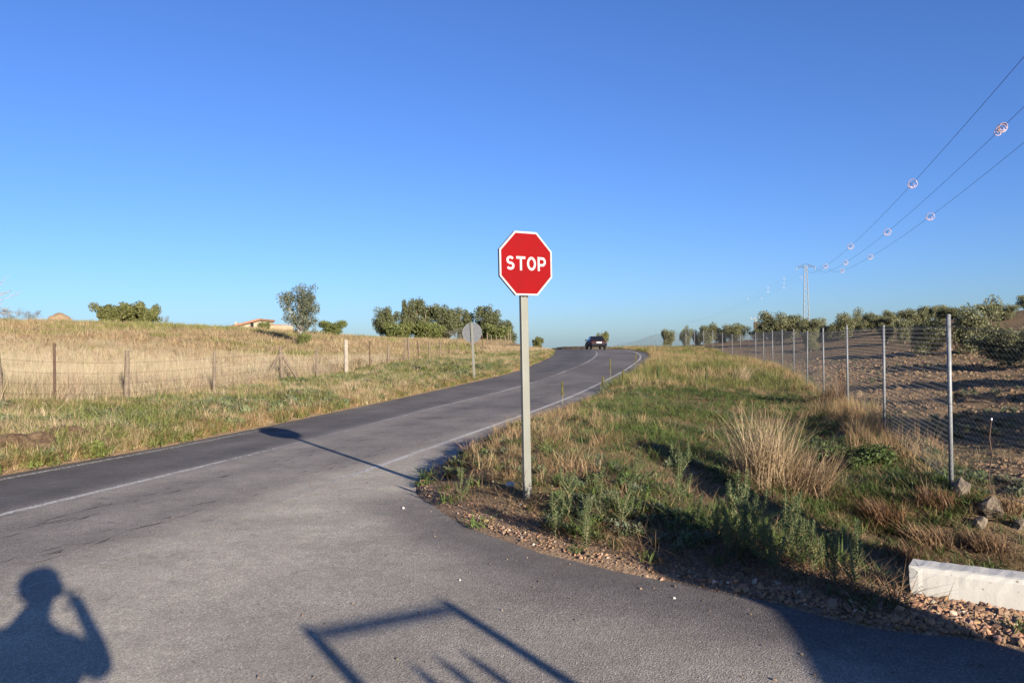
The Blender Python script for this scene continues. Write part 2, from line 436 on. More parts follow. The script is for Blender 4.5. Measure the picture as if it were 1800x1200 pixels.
# ------------------------------------------------------------------ GROUND
def axis(lo, d0, d1, step, hi, g):
    mid = list(np.arange(d0, d1, step)); a = []; s = step; p = d0
    while p > lo: s *= g; p -= s; a.append(p)
    b = []; s = step; p = mid[-1]
    while p < hi: s *= g; p += s; b.append(p)
    return np.array(a[::-1] + mid + b)
gx = axis(-1600, -11, 14, .11, 1600, 1.055)
gy = axis(-400, 3.2, 26, .10, 1800, 1.035)
GX, GY = np.meshgrid(gx, gy)
X, Y = GX.ravel(), GY.ravel()
Z = terrain(X, Y)
nx, ny = len(gx), len(gy)
idx = np.arange(nx * ny).reshape(ny, nx)
F = np.stack([idx[:-1, :-1], idx[:-1, 1:], idx[1:, 1:], idx[1:, :-1]], -1).reshape(-1, 4)
me = np_mesh('ground', np.c_[X, Y, Z], F, True)
def green_patch(x, y): return sstep(.50, .62, fbm(x, y * 1.6, 7.0, 21))
sd = sdist(X, Y)
left = X < XC(Y)
infield = left & (X < fence_lx(Y))
fieldw = sstep(-.6, .6, fence_lx(Y) - X) * left
zs = np.where(left, .55 + .45 * fieldw, np.where(grove_mask(X, Y) > .5, .06, .35))
zg = np.where(left, np.where(infield, .4 * sstep(.50, .66, fbm(X, Y * 2.5, 9, 22)) * sstep(24, 34, Y), .45 * sstep(.4, .6, fbm(X, Y, 1.8, 23))), .55 * sstep(.38, .6, fbm(X, Y, 1.6, 24)) * (1 - grove_mask(X, Y)))
zv = sstep(.85, .25, sd + (vnoise(X, Y, .5, 25) - .5) * .5) * (1 - .5 * left)
zv = np.maximum(zv, sstep(.9, .4, np.hypot((X - 3.3), (Y - 4.2)) - .9) * (X > 2.0))
vattr(me, 'zone', np.c_[zs, zg, zv, np.ones(len(X))], 'FLOAT_COLOR')
tag(link('ground', me, M['ground']), kind='structure')

# ------------------------------------------------------------------ ROAD
def lane_tone(x, y):
    u = np.where(x < XC(y), (x - XC(y)) / (XC(y) - XL(y)), (x - XC(y)) / np.maximum(XR(y) - XC(y), .1))
    lf_ = .255 + .05 * np.exp(-((u + .5) / .2) ** 2) - .05 * np.exp(-((u + .25) / .12) ** 2) - .05 * np.exp(-((u + .78) / .12) ** 2)
    bl_ = sstep(-.22, .10, u)
    t = lf_ * (1 - bl_) + bl_ * (.47 + .10 * np.exp(-((u - .1) / .2) ** 2) - .10 * np.exp(-((u - .3) / .10) ** 2) - .08 * np.exp(-((u - .74) / .12) ** 2))
    near = sstep(24, 9, y) * sstep(.55, 1.25, u)
    t = t + .30 * near + .10 * sstep(20, 8, y) * (u > 0)
    far = sstep(14, 40, y)
    t = t * (1 - far) + far * (.20 + .09 * sstep(-.1, .1, u) - .10 * np.exp(-((u + .45) / .22) ** 2) * sstep(20, 50, y) - .04 * np.exp(-((u - .3) / .12) ** 2))
    sh = sdist(x, y)
    t = t + .22 * sstep(1.02, 1.1, u) * far
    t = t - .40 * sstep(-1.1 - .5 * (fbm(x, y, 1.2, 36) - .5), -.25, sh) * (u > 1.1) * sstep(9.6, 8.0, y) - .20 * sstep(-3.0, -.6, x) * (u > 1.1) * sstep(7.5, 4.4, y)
    t = t + (fbm(x, y * .6, 2.2, 31) - .5) * .26
    return np.clip(t, 0, 1)
road_d = np.concatenate([np.arange(-55, 4, 1.0), np.arange(4, 45, .3), np.arange(45, 100, .6), np.arange(100, 196, 2.0)])
NU = 26
V = []
for d in road_d:
    a = float(XL(d)) - .12; b = float(XR(d)) + .05
    for k in range(NU + 1):
        V.append((a + (b - a) * min(k, NU - 1) / (NU - 1) + (.12 if k == NU else 0), d, float(zroad(d)) - (.004 if k == NU else 0)))     # last column turns down as the edge of the wearing course
V = np.array(V)
# the left rim crumbles a little
V[::NU + 1, 0] += (vnoise(V[::NU + 1, 0], V[::NU + 1, 1], .7, 33) - .5) * .12
ii = np.arange(len(road_d) * (NU + 1)).reshape(len(road_d), NU + 1)
F = np.stack([ii[:-1, :-1], ii[:-1, 1:], ii[1:, 1:], ii[1:, :-1]], -1).reshape(-1, 4)
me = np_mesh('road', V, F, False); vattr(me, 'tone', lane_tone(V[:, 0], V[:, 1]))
road = tag(link('road', me, M['asphalt']), kind='structure')
# apron and right shoulder, 4 mm lower, tucked under the carriageway
poly = [(float(XR(d)) - .1, float(d)) for d in np.arange(-6, 196, 1.0)] + [(float(XR(d)) + .55, float(d)) for d in np.arange(195, 50, -1.0)] + [tuple(p) for p in _vs] + [(-3.4, -4.5)]
pts = []
A = np.array(poly)
xs = np.arange(-7, 4, .16); ys = np.arange(-5, 22, .16)
PX, PY = (q.ravel() for q in np.meshgrid(xs, ys))
PX = PX + RNG.uniform(-.04, .04, len(PX)); PY = PY + RNG.uniform(-.04, .04, len(PY))
keep = (sdist(PX, PY) < -.07) & (PX > XR(PY) - .0)
ins = list(zip(PX[keep], PY[keep]))
allp = [Vector(p) for p in poly] + [Vector(p) for p in ins]
r_ = delaunay_2d_cdt(allp, [], [list(range(len(poly)))], 1, 1e-5)
vo = np.array([tuple(p) for p in r_[0]])
fo = [f for f in r_[2] if len(f) == 3]
V = np.c_[vo, zroad(vo[:, 1]) - .0025]
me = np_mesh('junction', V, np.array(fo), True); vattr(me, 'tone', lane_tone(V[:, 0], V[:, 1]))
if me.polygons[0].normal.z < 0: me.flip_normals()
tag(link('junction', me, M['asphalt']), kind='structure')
def stripe(name, fx, off, w, d0, d1, wear):
    d = np.arange(d0, d1, .25); x = fx(d) + off
    tx = np.gradient(x, d); nn = np.sqrt(1 + tx ** 2)
    V = []
    for s in (-.5, .5): V.append(np.c_[x + s * w / nn, d - s * w * tx / nn, zroad(d) + .004])
    n = len(d); V = np.concatenate(V)
    F = np.array([(i, i + n, i + n + 1, i + 1) for i in range(n - 1)])
    me = np_mesh(name, V, F); vattr(me, 'wear', np.tile(wear(d), 2))
    if me.polygons[0].normal.z < 0: me.flip_normals()
    o = link(name, me, M['paint'], road)
    return o
stripe('edge_line', XL, .17, .10, -40, 120, lambda d: .40 + .26 * sstep(14, 26, d) + (vnoise(d, d * 0, 3, 41) - .5) * .2)
stripe('centre_line', XC, .0, .10, -40, 120, lambda d: .43 + (vnoise(d, d * 0, 2.5, 42) - .5) * .14)
stripe('centre_line', XC, -.17, .07, 13.2, 17.5, lambda d: .56 + d * 0)
stripe('edge_line', XR, .0, .11, -40, 120, lambda d: .36 + .07 * np.exp(-((d - 8.0) / 1.9) ** 4) + (vnoise(d, d * 0, 1.5, 43) - .5) * .1 + .08 * sstep(12, 9, d))
# short dark sealed cracks along the near wheel paths
m_crack = mat('crack_sealant', (.03, .03, .032), .8, .2)
mb = MB()
for k in range(150):
    d = random.uniform(6, 24); u = random.choice([.28, .34, .42, .70, .76, .8]) + random.gauss(0, .025)
    x = float(XC(d) + u * (XR(d) - XC(d))); ln = random.uniform(.12, .38); w = random.uniform(.014, .03)
    t = .26 + random.gauss(0, .1); c, s = math.cos(math.atan(t)), math.sin(math.atan(t)); z = float(zroad(d)) + .003
    mb.add([(x - w * c, d, z), (x + s * ln * .5 + 0, d + c * ln * .5, z), (x + s * ln, d + c * ln, z), (x + w * c + s * ln * .5, d + c * ln * .5, z)], [(0, 3, 2, 1)])
for (d, u0, u1) in [(18.5, .1, 1.2), (22.3, .35, 1.3), (25.5, .3, .85), (29, .4, 1.25), (33, .35, 1.1)]:
    prev = None
    for k in range(13):
        u = u0 + (u1 - u0) * k / 12; dd = d + random.gauss(0, .05)
        p = Vector((float(XC(dd) + u * (XR(dd) - XC(dd))), dd, float(zroad(dd)) + .003))
        if prev is not None: mb.add([prev + Vector((0, -.018, 0)), p + Vector((0, -.018, 0)), p + Vector((0, .018, 0)), prev + Vector((0, .018, 0))], [(0, 1, 2, 3)])
        prev = p
mb.build('crack_filling', m_crack, road)['kind'] = 'stuff'
# ------------------------------------------------------------------ STOP SIGN
def octagon(af, inset=0.0):
    R = (af / 2 - inset) / math.cos(math.pi / 8)
    return [(R * math.cos(math.pi / 8 + k * math.pi / 4), R * math.sin(math.pi / 8 + k * math.pi / 4)) for k in range(8)]
def ribbon(mb, pts, w, y0, y1, closed=False):
    P = [Vector(p) for p in pts]; n = len(P); Lp = []; Rp = []
    for i in range(n):
        a = P[(i - 1) % n] if (closed or i > 0) else P[i]
        b = P[(i + 1) % n] if (closed or i < n - 1) else P[i]
        d1 = (P[i] - a); d2 = (b - P[i])
        d1 = d1.normalized() if d1.length > 1e-9 else d2.normalized(); d2 = d2.normalized() if d2.length > 1e-9 else d1
        t = (d1 + d2).normalized(); q = Vector((-t.y, t.x)); k = w / 2 / max(.4, q.dot(Vector((-d1.y, d1.x))))
        Lp.append(P[i] + q * k); Rp.append(P[i] - q * k)
    m = n if closed else n - 1
    for i in range(m):
        j = (i + 1) % n
        quad = [Lp[i], Lp[j], Rp[j], Rp[i]]
        mb.prism([(p.x, p.y) for p in quad], y0, y1)
def arc(cx, cy, rx, ry, a0, a1, n=14):
    return [(cx + rx * math.cos(rad(a0 + (a1 - a0) * k / n)), cy + ry * math.sin(rad(a0 + (a1 - a0) * k / n))) for k in range(n + 1)]
sb = hit(929, 876, 5.5, 9)
SIGN_YAW = rad(34)
stop = empty('stop_sign', sb, SIGN_YAW, 'red octagonal STOP sign with white border on a grey steel post', 'stop sign')
stop.rotation_euler = (0, rad(-.45), SIGN_YAW)
ztop_sign = at(924, 407, sb.y).z - sb.z
ZC = ztop_sign - .305
mb = MB(); mb.box((0, .02, (ZC + .22 - .35) / 2), (.08, .04, ZC + .22 + .35)); mb.build('post', M['sign_post'], stop, bevel=.006)
mb = MB()
mb.prism(octagon(.600), -.030, -.004); pl = mb.build('plate', M['signback'], stop, bevel=.004); pl.location = (0, -.004, ZC)
mb = MB(); mb.prism(octagon(.598), -.032, -.0305); o = mb.build('white_border', M['white_sheet'], pl)
mb = MB(); mb.prism(octagon(.598, .0175), -.034, -.0325); o = mb.build('red_face', M['red_sheet'], pl)
HL = .132; WL = .100
def letter(name, paths, x0):
    mb = MB()
    for pts, closed in paths:
        ribbon(mb, [(x0 + x * HL, (y - .5) * HL) for x, y in pts], .175 * HL, -.0365, -.0345, closed)
    mb.build(name, M['white_sheet'], pl)
xs_ = [-.232, -.116, .004, .124]
letter('letter_s', [(arc(.37, .70, .24, .20, 28, 270) + arc(.37, .30, .26, .20, 90, -152)[1:], False)], xs_[0])
letter('letter_t', [([(.0, .9), (.78, .9)], False), ([(.39, .80), (.39, .0)], False)], xs_[1])
letter('letter_o', [(arc(.40, .5, .30, .40, 0, 360, 28)[:-1], True)], xs_[2])
letter('letter_p', [([(.12, 0), (.12, 1.0)], False), ([(.22, .9), (.46, .9)] + arc(.46, .66, .21, .24, 90, -90)[1:] + [(.22, .42)], False)], xs_[3])
for dz in (-.13, .13):
    mb = MB(); mb.box((0, .024, ZC + dz), (.13, .056, .035)); mb.build('clamp', M['galv'], stop, bevel=.004)
for dx in (-.02, .025):
    mb = MB(); mb.tube([(dx, -.012, ZC - .300), (dx, -.012, ZC - .312)], .006, 6); mb.build('bolt', M['rust'], stop)

# ------------------------------------------------------------------ round sign seen from behind
rb = hit(834, 669, 20, 45)
rs = empty('round_sign', rb, rad(-12), 'round grey traffic sign seen from behind on a pole across the road', 'traffic sign')
rs.rotation_euler = (0, rad(-2.4), rad(-12))
H = at(829, 567, rb.y).z - rb.z
rr = .0125 * rb.y
mb = MB(); mb.box((0, 0, H / 2 - .15), (.085, .045, H + .3)); mb.build('post', M['sign_post'], rs, bevel=.005)
mb = MB(); mb.prism([(rr * math.cos(2 * math.pi * k / 40), rr * math.sin(2 * math.pi * k / 40)) for k in range(40)], .03, .055)
dsk = mb.build('disc', M['signback'], rs, bevel=.006); dsk.location = (0, 0, H - rr - .0)
mb = MB(); mb.tube([((rr - .004) * math.cos(2 * math.pi * k / 40), .03, (rr - .004) * math.sin(2 * math.pi * k / 40)) for k in range(41)], .010, 5, False); mb.build('rim', M['galv'], dsk)
for dz in (-.2, .2):
    mb = MB(); mb.box((0, .012, H - rr + dz), (.16, .06, .03)); mb.build('clamp', M['galv'], rs)

# ------------------------------------------------------------------ LEFT FENCE (old mixed posts and thin netting)
lf = empty('stock_fence', stand(375, 22), 0, 'old stock fence of mixed timber, concrete and rusty posts along the dry field', 'fence')
off = -lf.location
kinds = {0: 'timber', 1: 'rust', 2: 'timber', 3: 'timber', 4: 'brace', 5: 'timber', 6: 'white', 7: 'rust', 8: 'timber', 11: 'rust', 9: 'timber', 10: 'timber', 13: 'timber2', 14: 'rust', 18: 'rust', 17: 'brace'}
tops = {1: 603, 2: 616, 3: 617, 4: 609, 5: 615, 6: 597, 7: 599, 0: 611, 8: 609, 11: 601, 14: 600}
lf_tops = []
for i, (px, D) in enumerate(FENCE_L):
    b = stand(px, D); k = kinds.get(i, 'timber2')
    h = (at(px, tops[i], D).z - b.z) if i in tops else random.uniform(1.15, 1.45)
    h = min(max(h, 1.1), 1.85)
    lx, ly = random.gauss(0, .025), random.gauss(0, .025)
    p0 = b + off + Vector((0, 0, -.3)); p1 = b + off + Vector((lx * h, ly * h, h))
    mb = MB()
    if k == 'rust': mb.tube([p0, p1], .038, 4); mtl = M['rust']
    elif k in ('concrete', 'concrete2', 'white'):
        r = .062 if k != 'white' else .075; mb.tube([p0, (p0 + p1) / 2, p1], [r * 1.45, r * 1.4, r * 1.3], 4); mtl = M['concrete']
    else:
        r = random.uniform(.05, .065); mb.tube([p0, p0.lerp(p1, .4) + Vector((random.gauss(0, .012), 0, 0)), p0.lerp(p1, .75), p1], [r * 1.1, r, r * .95, r * .8], 7); mtl = M['timber']
    mb.build('post', mtl, lf, smooth=(k in ('timber', 'timber2', 'brace')))
    if k == 'brace':
        for sx_ in (-1, 1):
            mb = MB(); q = b + off + Vector((sx_ * .62, sx_ * .35, -.1)); q.z = gz(b.x + sx_ * .62, b.y + sx_ * .35) + off.z - .1
            mb.tube([q, p0.lerp(p1, .86)], [.055, .045], 6); mb.build('brace', M['timber'], lf, True)
    lf_tops.append((b + off, h))
for hz_ in (.12, .32, .55, .8, 1.05):
    mb = MB(); pts = []
    for i, (b, h) in enumerate(lf_tops):
        pts.append(b + Vector((0, -.05, min(hz_, h - .05))))
        if i < len(lf_tops) - 1: pts.append((b + lf_tops[i + 1][0]) / 2 + Vector((0, -.05, hz_ - .015)))
    mb.tube(pts, .0032, 3, False); mb.build('wire', M['rust'], lf)
mb = MB()
for i in range(9):
    a, b = lf_tops[i][0], lf_tops[i + 1][0]; n = int((b - a).length / .3)
    for k in range(1, n):
        p = a.lerp(b, k / n) + Vector((0, -.05, 0)); mb.tube([p + Vector((0, 0, .1)), p + Vector((0, 0, 1.05))], .002, 3, False)
mb.build('netting', M['rust'], lf)['kind'] = 'stuff'

# ------------------------------------------------------------------ RIGHT FENCE (galvanised tubes and chain link)
PL, PH, DW = 5.0, 1.86, .062
def chain_panel():
    nw = int(PL / DW); ns = int(PH / (DW * .5)); w = .0012
    zz = np.arange(ns + 1) * DW * .5
    V = []; Fq = []; b = 0
    for k in range(nw):
        amp = np.where(np.arange(ns + 1) % 2 == 0, -.5, .5) * DW * 1.03
        x = (k + .5) * DW + amp; y = np.where(np.arange(ns + 1) % 2 == 0, .002, -.002)
        for (dx, dy) in ((w, 0), (-.6 * w, w), (-.6 * w, -w)):
            V.append(np.c_[x + dx, y + dy, zz])
        for s in range(3):
            a = b + s * (ns + 1) + np.arange(ns); c = b + ((s + 1) % 3) * (ns + 1) + np.arange(ns)
            Fq.append(np.stack([a, c, c + 1, a + 1], 1))
        b += 3 * (ns + 1)
    return np_mesh('chain_link', np.concatenate(V), np.concatenate(Fq))
panel_me = chain_panel(); panel_me.materials.append(M['wire'])
rf = empty('chain_link_fence', stand(1553, 14.4), 0, 'galvanised chain-link fence on slim steel posts beside the olive grove', 'fence')
off = -rf.location
def tube_post(h):
    mb = MB(); mb.tube([(0, 0, -.3), (0, 0, h * .5), (0, 0, h)], .025, 10); mb.tube([(0, 0, h - .002), (0, 0, h + .02)], [.029, .022], 10)
    return mb.mesh('post', True)
post_me = tube_post(2.0); post_me.materials.append(M['galv'])
first = Vector((5.21 - 4.8 * .31, 9.5 - 4.8, 0)); first = Vector((6.5, 4.9, 0)); first.z = gz(first.x, first.y)
bases = [first] + [Vector((x, d, gz(x, d))) for x, d in zip(FRX, FRD)]
# ease the line of the bases so that the mesh hangs evenly
for _ in range(2):
    zz = [b.z for b in bases]
    for i in range(2, len(bases) - 1): bases[i].z = (zz[i - 1] + 2 * zz[i] + zz[i + 1]) / 4
for i, b in enumerate(bases):
    o = link('post', post_me, None, rf); o.location = b + off
    o.rotation_euler = (random.gauss(0, .008), random.gauss(0, .008), random.uniform(0, 6)) if i > 1 else (0, rad(-.25), 0)
    o.scale.z = 1.0 + random.gauss(0, .012)
    if i < len(bases) - 1:
        v = bases[i + 1] - b
        o = link('mesh_panel', panel_me, None, rf); o.location = b + off + Vector((0, 0, .08))
        o.rotation_euler = (0, -math.atan2(v.z, math.hypot(v.x, v.y)), math.atan2(v.y, v.x)); o.scale.x = v.length / (int(PL / DW) * DW)
for hz_ in (.10, 1.0, 1.92):
    mb = MB(); pts = []
    for i, b in enumerate(bases): pts.append(b + off + Vector((-.03, 0, hz_)))
    mb.tube(pts, .0028, 4, False); mb.build('tension_wire', M['wire'], rf)
for i in (11, 12):
    b = bases[i] + off; mb = MB()
    mb.tube([b + Vector((0, 0, 1.5)), b + Vector((-.25, -.9, 0))], .02, 6); mb.build('brace', M['rust'], rf)

# ------------------------------------------------------------------ TREES
def leaf_cloud(centers, radii, n, size, cols, rng, flat=.8, aspect=.45):
    """n leaf-shaped quads spread through puffs; returns verts, faces, tint"""
    centers = np.array(centers); radii = np.array(radii)
    wts = radii ** 2; pick = rng.choice(len(centers), n, p=wts / wts.sum())
    d = rng.normal(size=(n, 3)); d /= np.linalg.norm(d, axis=1)[:, None]
    r = rng.random(n) ** .45
    p = centers[pick] + d * (r * radii[pick])[:, None] * np.array([1, 1, flat])
    a = rng.normal(size=(n, 3)); a[:, 2] *= .7; a /= np.linalg.norm(a, axis=1)[:, None]
    b = np.cross(a, rng.normal(size=(n, 3))); b /= np.linalg.norm(b, axis=1)[:, None] + 1e-9
    s = size * rng.uniform(.6, 1.35, n)[:, None]
    V = np.stack([p - a * s, p + b * s * aspect, p + a * s, p - b * s * aspect], 1).reshape(-1, 3)
    F = np.arange(4 * n).reshape(n, 4)
    cols = np.array(cols); t = rng.random(n)[:, None]
    pc = rng.random(len(centers))[pick][:, None]
    c = cols[0] * (1 - pc) + cols[1] * pc; c = c * (1 - .45 * t) + cols[2] * .45 * t
    c = c * rng.uniform(.75, 1.25, n)[:, None]
    return V, F, np.repeat(np.c_[c, np.ones(n)], 4, 0)
def tree_parts(seed, kind):
    """crown and trunk meshes of a tree about 1 unit tall, 1 unit = full height"""
    rng = np.random.default_rng(seed); R = random.Random(seed)
    mb = MB(); puffs = []; pr = []
    K = dict(oak=dict(th=.15, fork=6, spread=.44, up=.55, pr=.19, n=8500, size=.028, flat=.8, cols=[(.085, .095, .026), (.14, .14, .042), (.20, .18, .07)], tr=.035, aspect=.6),
             euc=dict(th=.20, fork=7, spread=.26, up=.70, pr=.135, n=9500, size=.023, flat=1.05, cols=[(.066, .076, .030), (.105, .112, .045), (.155, .14, .068)], tr=.03, aspect=.4),
             airy=dict(th=.20, fork=7, spread=.30, up=.66, pr=.13, n=7000, size=.019, flat=.85, cols=[(.072, .082, .042), (.108, .115, .064), (.165, .16, .105)], tr=.028, aspect=.35),
             olive=dict(th=.16, fork=6, spread=.44, up=.55, pr=.22, n=10000, size=.032, flat=.85, cols=[(.10, .102, .042), (.16, .158, .073), (.235, .222, .125)], tr=.036, aspect=.28),
             bush=dict(th=.05, fork=8, spread=.50, up=.60, pr=.26, n=6500, size=.036, flat=.8, cols=[(.085, .10, .024), (.135, .15, .04), (.19, .185, .07)], tr=.02, aspect=.5),
             scrub=dict(th=.10, fork=7, spread=.50, up=.65, pr=.20, n=2200, size=.022, flat=.8, cols=[(.12, .11, .08), (.16, .15, .11), (.2, .19, .15)], tr=.02, aspect=.35))[kind]
    bend = Vector((R.gauss(0, .03), R.gauss(0, .03), 0)); top = Vector((0, 0, K['th'])) + bend
    mb.tube([(0, 0, -.06), (0, 0, .02), Vector((0, 0, K['th'] * .55)) + bend * .4, top], [K['tr'] * 1.5, K['tr'] * 1.15, K['tr'], K['tr'] * .85], 8)
    forks = K['fork']
    lead = kind in ('euc', 'airy')
    for i in range(forks):
        a = 2 * math.pi * (i + R.uniform(-.3, .3)) / forks
        lean = K['spread'] * R.uniform(.6, 1.1); up = K['up'] * R.uniform(.7, 1.05)
        if lead and i < 2: lean *= .3; up = (1 - K['th']) * R.uniform(.85, .98)
        st = top * (R.uniform(.75, 1.0) if not lead else R.uniform(.6, 1.15))
        end = st + Vector((math.cos(a) * lean, math.sin(a) * lean, up * (1 - K['th'])))
        midp = st.lerp(end, .5) + Vector((math.cos(a) * .05, math.sin(a) * .05, -.02 + R.gauss(0, .02)))
        mb.tube([st, midp, end], [K['tr'] * .6, K['tr'] * .4, K['tr'] * .12], 6)
        for j in range(6 if lead else 5):
            t = R.uniform(.12, 1.0)
            q = st.lerp(midp, t * 2) if t < .5 else midp.lerp(end, t * 2 - 1)
            e = q + Vector((R.gauss(0, .11), R.gauss(0, .11), R.uniform(-.03, .12)))
            mb.tube([q, e], [K['tr'] * .22, K['tr'] * .07], 4, False)
            puffs.append(e); pr.append(K['pr'] * R.uniform(.5, 1.1))
        puffs.append(end); pr.append(K['pr'] * R.uniform(.6, 1.0))
    for k in range({'olive': 12, 'euc': 8, 'oak': 9, 'bush': 10, 'airy': 6}.get(kind, 0)):          # low skirts of foliage
        a = R.uniform(0, 6.283); q = (K['spread'] * .95) * math.sqrt(R.random())
        puffs.append(Vector((math.cos(a) * q, math.sin(a) * q, R.uniform(.12, .42)))); pr.append(K['pr'] * R.uniform(.5, .9))
    zt = max(p.z + r * K['flat'] for p, r in zip(puffs, pr))
    n = K['n']
    V, Fq, T = leaf_cloud([tuple(p) for p in puffs], pr, n, K['size'], K['cols'], rng, K['flat'], K['aspect'])
    V = V / zt
    keep = V[:, 2].reshape(-1, 4).min(1) > -.01
    Fq = Fq[keep]
    cm = np_mesh('crown', V, Fq); vattr(cm, 'tint', T, 'FLOAT_COLOR'); cm.materials.append(M['leaf'])
    mb.v = [(x / zt, y / zt, z / zt) for x, y, z in mb.v]
    tm = mb.mesh('trunk', True); tm.materials.append(M['bark_grey'] if kind in ('airy', 'scrub') else M['bark'])
    width = V[:, 0].max() - V[:, 0].min()
    return cm, tm, width
TREES = {}
for k, seeds in dict(oak=(1, 2, 3), euc=(11, 12, 13, 14), airy=(21, 22), olive=(31, 32, 33, 34, 35), bush=(41, 42, 43), scrub=(51, 52)).items():
    TREES[k] = [tree_parts(s, k) for s in seeds]
def plant_tree(kind, var, px, ytop, wpx, D, label, cat='tree', name=None, group=None, base_y=None, bx=None, sink=0.0):
    b = stand(bx if bx else px, D) if base_y is None else hit(bx if bx else px, base_y)
    D = b.y; b.z -= sink
    h = at(px, ytop, D).z - b.z
    cm, tm, w = TREES[kind][var]
    sx = wpx / FPX * D / w
    t = empty(name or {'oak': 'oak_tree', 'euc': 'eucalyptus_tree', 'airy': 'slender_tree', 'olive': 'olive_tree', 'bush': 'bush', 'scrub': 'bush'}[kind], b, 0, label, cat, group)
    rz = random.uniform(0, 6.28)
    for nm, me in (('trunk', tm), ('crown', cm)):
        o = link(nm, me, None, t); o.rotation_euler.z = rz; o.scale = (sx, sx, h)
    return t
# left skyline
G1 = 'oaks on the left skyline'
plant_tree('oak', 0, 196, 530, 56, 92, 'leftmost oak of the dark clump on the left skyline', group=G1)
plant_tree('oak', 1, 228, 527, 62, 95, 'oak in the middle of the dark clump on the left skyline', group=G1)
plant_tree('oak', 2, 263, 532, 58, 93, 'right-hand oak of the dark clump on the left skyline', group=G1)
plant_tree('scrub', 0, 290, 551, 16, 90, 'thin grey sapling at the right end of the oak clump on the left', 'sapling', 'sapling')
plant_tree('scrub', 1, 18, 540, 40, 84, 'greyish bush at the far left under the bare branches', 'bush')
plant_tree('scrub', 0, 53, 541, 38, 86, 'greyish bush on the left skyline beside the stone heap', 'bush')
plant_tree('airy', 0, 533, 497, 78, 60, 'tall airy grey-green tree standing alone right of the farmhouse', base_y=606, bx=527)
plant_tree('bush', 0, 533, 583, 30, 59.5, 'dark low bush at the foot of the tall lone tree', 'bush', bx=533)
plant_tree('bush', 1, 583, 562, 54, 84, 'round green bush right of the tall lone tree', 'bush')
plant_tree('bush', 2, 466, 561, 24, 94, 'small bush in front of the farmyard wall', 'bush')
G2 = 'eucalyptus grove on the skyline'
for (v, px, yt, w, D, lab) in [(0, 680, 535, 52, 112, 'leftmost eucalyptus of the grove behind the round sign'),
        (1, 712, 523, 44, 114, 'tall narrow eucalyptus, second from the left in the grove'), (2, 744, 522, 50, 116, 'tallest round-topped eucalyptus, third from the left in the grove'),
        (3, 782, 532, 52, 116, 'eucalyptus in the middle of the grove, left of the round sign'), (0, 818, 537, 50, 118, 'eucalyptus of the grove just behind the round sign'),
        (1, 856, 534, 66, 118, 'broad eucalyptus of the grove right of the round sign'), (2, 886, 560, 48, 116, 'low eucalyptus beside the STOP sign post, right end of the grove')]:
    plant_tree('euc', v, px, yt, w, D, lab, group=G2, sink=.6)
plant_tree('bush', 0, 700, 562, 60, 110, 'low green bush under the left end of the eucalyptus grove', 'bush', sink=.3)
plant_tree('bush', 1, 755, 565, 70, 111, 'wide green bush under the middle of the eucalyptus grove', 'bush', sink=.3)
plant_tree('scrub', 1, 810, 574, 60, 111, 'grey scrub under the eucalyptus grove left of the round sign', 'bush', sink=.3)
plant_tree('bush', 2, 872, 566, 70, 113, 'dark green bush under the right end of the eucalyptus grove', 'bush', sink=.3)
plant_tree('oak', 0, 944, 590, 24, 98, 'small dark tree right of the STOP sign post by the road crest', sink=.2)
plant_tree('oak', 1, 1060, 581, 22, 128, 'small tree on the crest just behind the dark car', sink=.2)
# olive grove
G3 = 'olive trees in the grove'
for (v, px, yt, w, D, lab) in [(0, 1175, 576, 30, 101, 'small far olive tree, first one beyond the fence from the car'), (1, 1207, 570, 30, 100, 'second far olive tree from the car along the grove skyline'),
        (2, 1244, 565, 40, 99, 'third far olive tree from the car, rounded crown'), (3, 1291, 567, 56, 98, 'broad olive tree left of the brown panel on a pole'),
        (4, 1374, 543, 82, 84, 'broad dark olive tree left of the lattice pylon'), (0, 1426, 556, 66, 80, 'low olive tree in front of the lattice pylon foot'),
        (1, 1489, 539, 66, 74, 'dense olive tree right of the lattice pylon'), (2, 1534, 546, 46, 80, 'pale olive tree, second to the right of the pylon'),
        (3, 1572, 543, 42, 84, 'dark olive tree on the skyline, third right of the pylon'), (4, 1606, 536, 54, 70, 'olive tree on the skyline left of the near fence post'),
        (0, 1644, 534, 46, 84, 'dark far olive crown just behind the nearest fence post'), (1, 1713, 517, 112, 47, 'big broad olive tree right of the nearest fence post'),
        (3, 1768, 532, 56, 66, 'far low olive tree near the right edge'), (2, 1806, 514, 44, 74, 'dark olive tree at the right edge of the skyline')]:
    plant_tree('olive', v, px, yt, w, D, lab, group=G3)
for k, (px, yt, w, D) in enumerate([(1345, 560, 46, 96), (1400, 560, 50, 92), (1455, 566, 40, 78), (1512, 556, 44, 86), (1552, 552, 44, 74), (1590, 556, 40, 62), (1625, 547, 40, 90), (1668, 538, 50, 80), (1740, 533, 50, 78), (1335, 577, 40, 96), (1265, 576, 36, 102), (1225, 578, 30, 102)]):
    plant_tree('olive', k % 5, px, yt, w, D, ['low olive filling the gap left of the broad dark one', 'olive half hidden between the broad dark one and the pylon', 'small olive just right of the pylon foot', 'olive crown between the dense and the pale olives', 'olive crown just right of the pale olive', 'nearer olive below the skyline, left of the near fence post', 'far olive peeping over its neighbours left of the near post', 'far olive just right of the near fence post top', 'far olive behind the big broad one', 'low far olive right of the brown cabinet pole', 'tiny far olive left of the broad olive by the cabinet pole', 'tiny far olive between the second and third from the car'][k], group=G3)
plant_tree('olive', 2, 1634, 553, 74, 0, 'small olive tree with forked trunk left of the nearest fence post', group=G3, base_y=624)
plant_tree('olive', 4, 1788, 566, 130, 0, 'near olive tree with low twisting trunk at the right edge', group=G3, base_y=646, bx=1775)
plant_tree('olive', 3, 1560, 566, 34, 0, 'small sparse olive tree behind the second fence post', group=G3, base_y=604)
